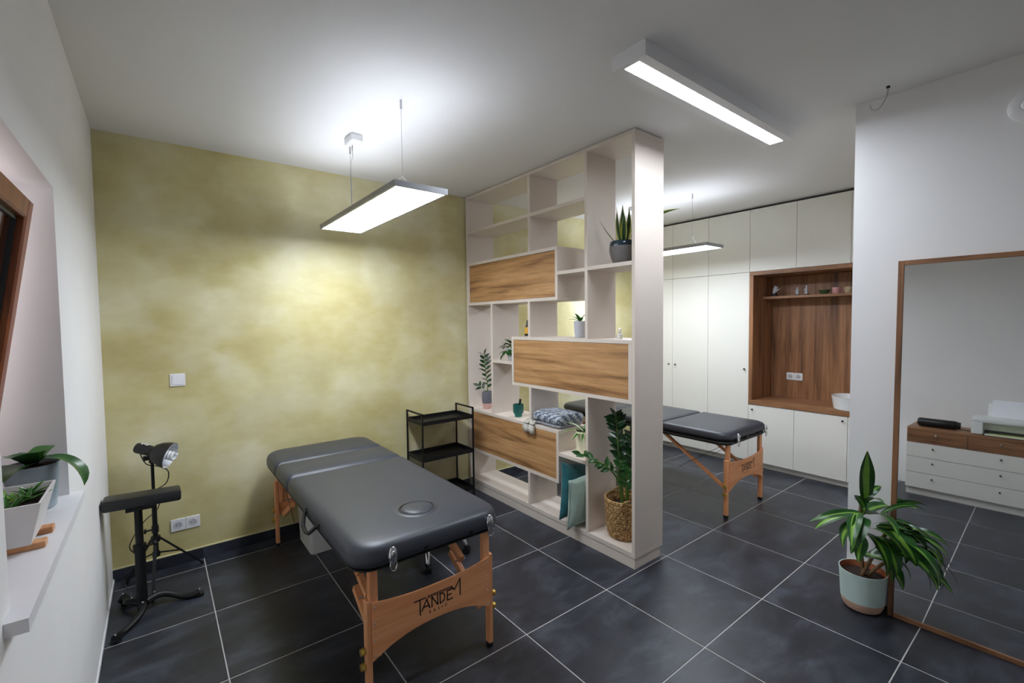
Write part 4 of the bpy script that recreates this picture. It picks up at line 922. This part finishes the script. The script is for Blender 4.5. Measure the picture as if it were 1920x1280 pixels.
# ================================================================== NICHE SHELF ORNAMENTS
zn = 1.7885
c = Vector((5.0, -1.385, zn)); t = thing('crystal_ornament', 'pale crystal wing ornament on a dark base, leftmost on the niche shelf', 'ornament', c)
obj('base', B().lathe([(.0, 0), (.026, 0), (.03, .01), (.024, .032), (.0, .034)], c, 16), 'stone_dark', t, smooth=True)
for k, (dy, dz, r) in enumerate(((-.02, .075, .012), (-.005, .085, .013), (-.035, .05, .009))): obj('shard', B().tube([c + Vector((0, .012, .03)), c + Vector((0, dy * .4, .03 + dz * .55)), c + Vector((0, dy * 1.4, .03 + dz))], [r * .8, r * 1.3, r * .25], 7), 'crystal', t)
for k, (yy, h, lab) in enumerate(((-1.606, .085, 'smaller pale figurine on dark base on the niche shelf'), (-1.688, .098, 'taller white figurine on dark base, right of the smaller one'))):
    c = Vector((5.0, yy, zn)); t = thing('figurine', lab, 'figurine', c, 'niche figurines')
    obj('base', B().lathe([(.0, 0), (.025, 0), (.026, .01), (.0, .011)], c, 16), 'stone_dark', t, smooth=True)
    obj('figure', B().lathe([(.0, .01), (.022, .011), (.02, .022), (.011, .035), (.013, h * .6), (.010, h * .78), (.011, h * .88), (.006, h * .98), (.0, h)], c, 16, ell=.8), 'crystal', t, smooth=True)
    obj('arm', B().tube([c + Vector((-.008, .01, h * .65)), c + Vector((-.014, .016, h * .45)), c + Vector((-.012, .004, h * .38))], .004, 6), 'crystal', t)
c = Vector((5.0, -1.845, zn)); t = thing('green_bowl', 'low dark green leafy bowl on the niche shelf', 'bowl', c)
obj('bowl', B().lathe([(.0, 0), (.028, 0), (.045, .03), (.047, .042), (.043, .042), (.03, .012), (.0, .01)], c, 24), 'green_bowl', t, smooth=True)
for k in range(8): obj('leaf', leaf_mesh(c + Vector((0, 0, .03)), dirv(k * .8, .45), (0, 0, 1), .05, .02, .8, .1, 'ovate', 2, 4), 'leaf_deep', t)
def cup(c, mat, lab, az, handle=True):
    t = thing('cup', lab, 'cup', c, 'cups on the niche shelf')
    obj('body', B().lathe([(.0, 0), (.028, 0), (.032, .006), (.036, .055), (.0365, .06), (.033, .06), (.029, .012), (.0, .01)], c, 24), mat, t, smooth=True)
    d = dirv(az, 0); obj('handle', B().tube(spline([c + d * .033 + Vector((0, 0, .048)), c + d * .055 + Vector((0, 0, .045)), c + d * .055 + Vector((0, 0, .02)), c + d * .031 + Vector((0, 0, .014))], 5), .004, 6), mat, t, smooth='all')
cup(Vector((5.0, -1.945, zn)), 'pink_cup', 'pink cup on the niche shelf beside the green bowl', -1.3)
cup(Vector((5.0, -2.045, zn)), 'beige_cup', 'beige cup on the niche shelf at the white wall corner', -1.3)

# ================================================================== WINDOW SILL THINGS
c = Vector((-.53, -1.405, WZ0 + .0003)); t = thing('potted_orchid', 'leafy orchid without flowers in a translucent grey pot on the window sill', 'plant', c)
pot(t, [(.0, 0), (.048, 0), (.053, .005), (.064, .11), (.066, .142), (.0665, .147), (.063, .147), (.061, .132), (.0, .13)], c, ['orchid_glass_grey', 'orchid_glass_grey'], [0] * 8); soil(t, c, .061, .137, 'bark_chips')
for az, el, L, W, bd, up_ in ((-25, 48, .21, .05, 2.5, (0, 0, 1)), (252, 18, .26, .085, .75, (0, 0, 1)), (266, 36, .2, .06, .5, (0, 0, 1)), (100, 52, .10, .055, 1.2, (0, 0, 1)), (60, 60, .09, .06, .9, (0, 0, 1)), (-60, 70, .07, .05, .8, (0, 0, 1)), (150, 50, .09, .05, 1.0, (0, 0, 1)), (20, 40, .09, .05, 1.3, (0, 0, 1))):
    obj('leaf', leaf_mesh(c + Vector((0, 0, .142)), dirv(math.radians(az), math.radians(el)), up_, L, W, bd, .12, 'strap', 5, 12), 'leaf_mid' if az in (60, -60) else 'leaf_dark', t, smooth='all')
# white planter on wooden blocks
t = thing('sill_planter', 'white tapered planter of succulents on wooden feet on the window sill', 'planter', (-.52, -1.72, WZ0))
def ring(x0, x1, y0, y1): return [(x1, y1), (x0, y1), (x0, y0), (x1, y0)]
zb_ = WZ0 + .0175
outer = [(ring(-.555, -.478, -1.80, -1.64), zb_), (ring(-.582, -.450, -1.835, -1.605), zb_ + .115)]
b = B(); loft(b, outer + [(ring(-.576, -.456, -1.829, -1.611), zb_ + .115), (ring(-.570, -.462, -1.82, -1.62), zb_ + .085)])
obj('pot', b, 'planter_white', t)
obj('soil', B().box(-.569, -.463, -1.818, -1.622, zb_ + .082, zb_ + .092), 'soil', t)
for yy in (-1.775, -1.665): obj('wooden_foot', B().box(-.56, -.452, yy - .018, yy + .018, WZ0 + .0002, zb_, .002), 'cork_wood', t)
rn = random.Random(11)
for k in range(5):
    pc = Vector((-.515 + rn.uniform(-.03, .03), -1.785 + .034 * k, zb_ + .09))
    for q in range(11):
        d = dirv(q * 2.4 + k, rn.uniform(.35, 1.2)); obj('leaf', leaf_mesh(pc, d, (0, 0, 1), rn.uniform(.035, .06), .011, .3, .25, 'lance', 2, 4), 'leaf_light' if k % 2 else 'leaf_mid', t, smooth='all')
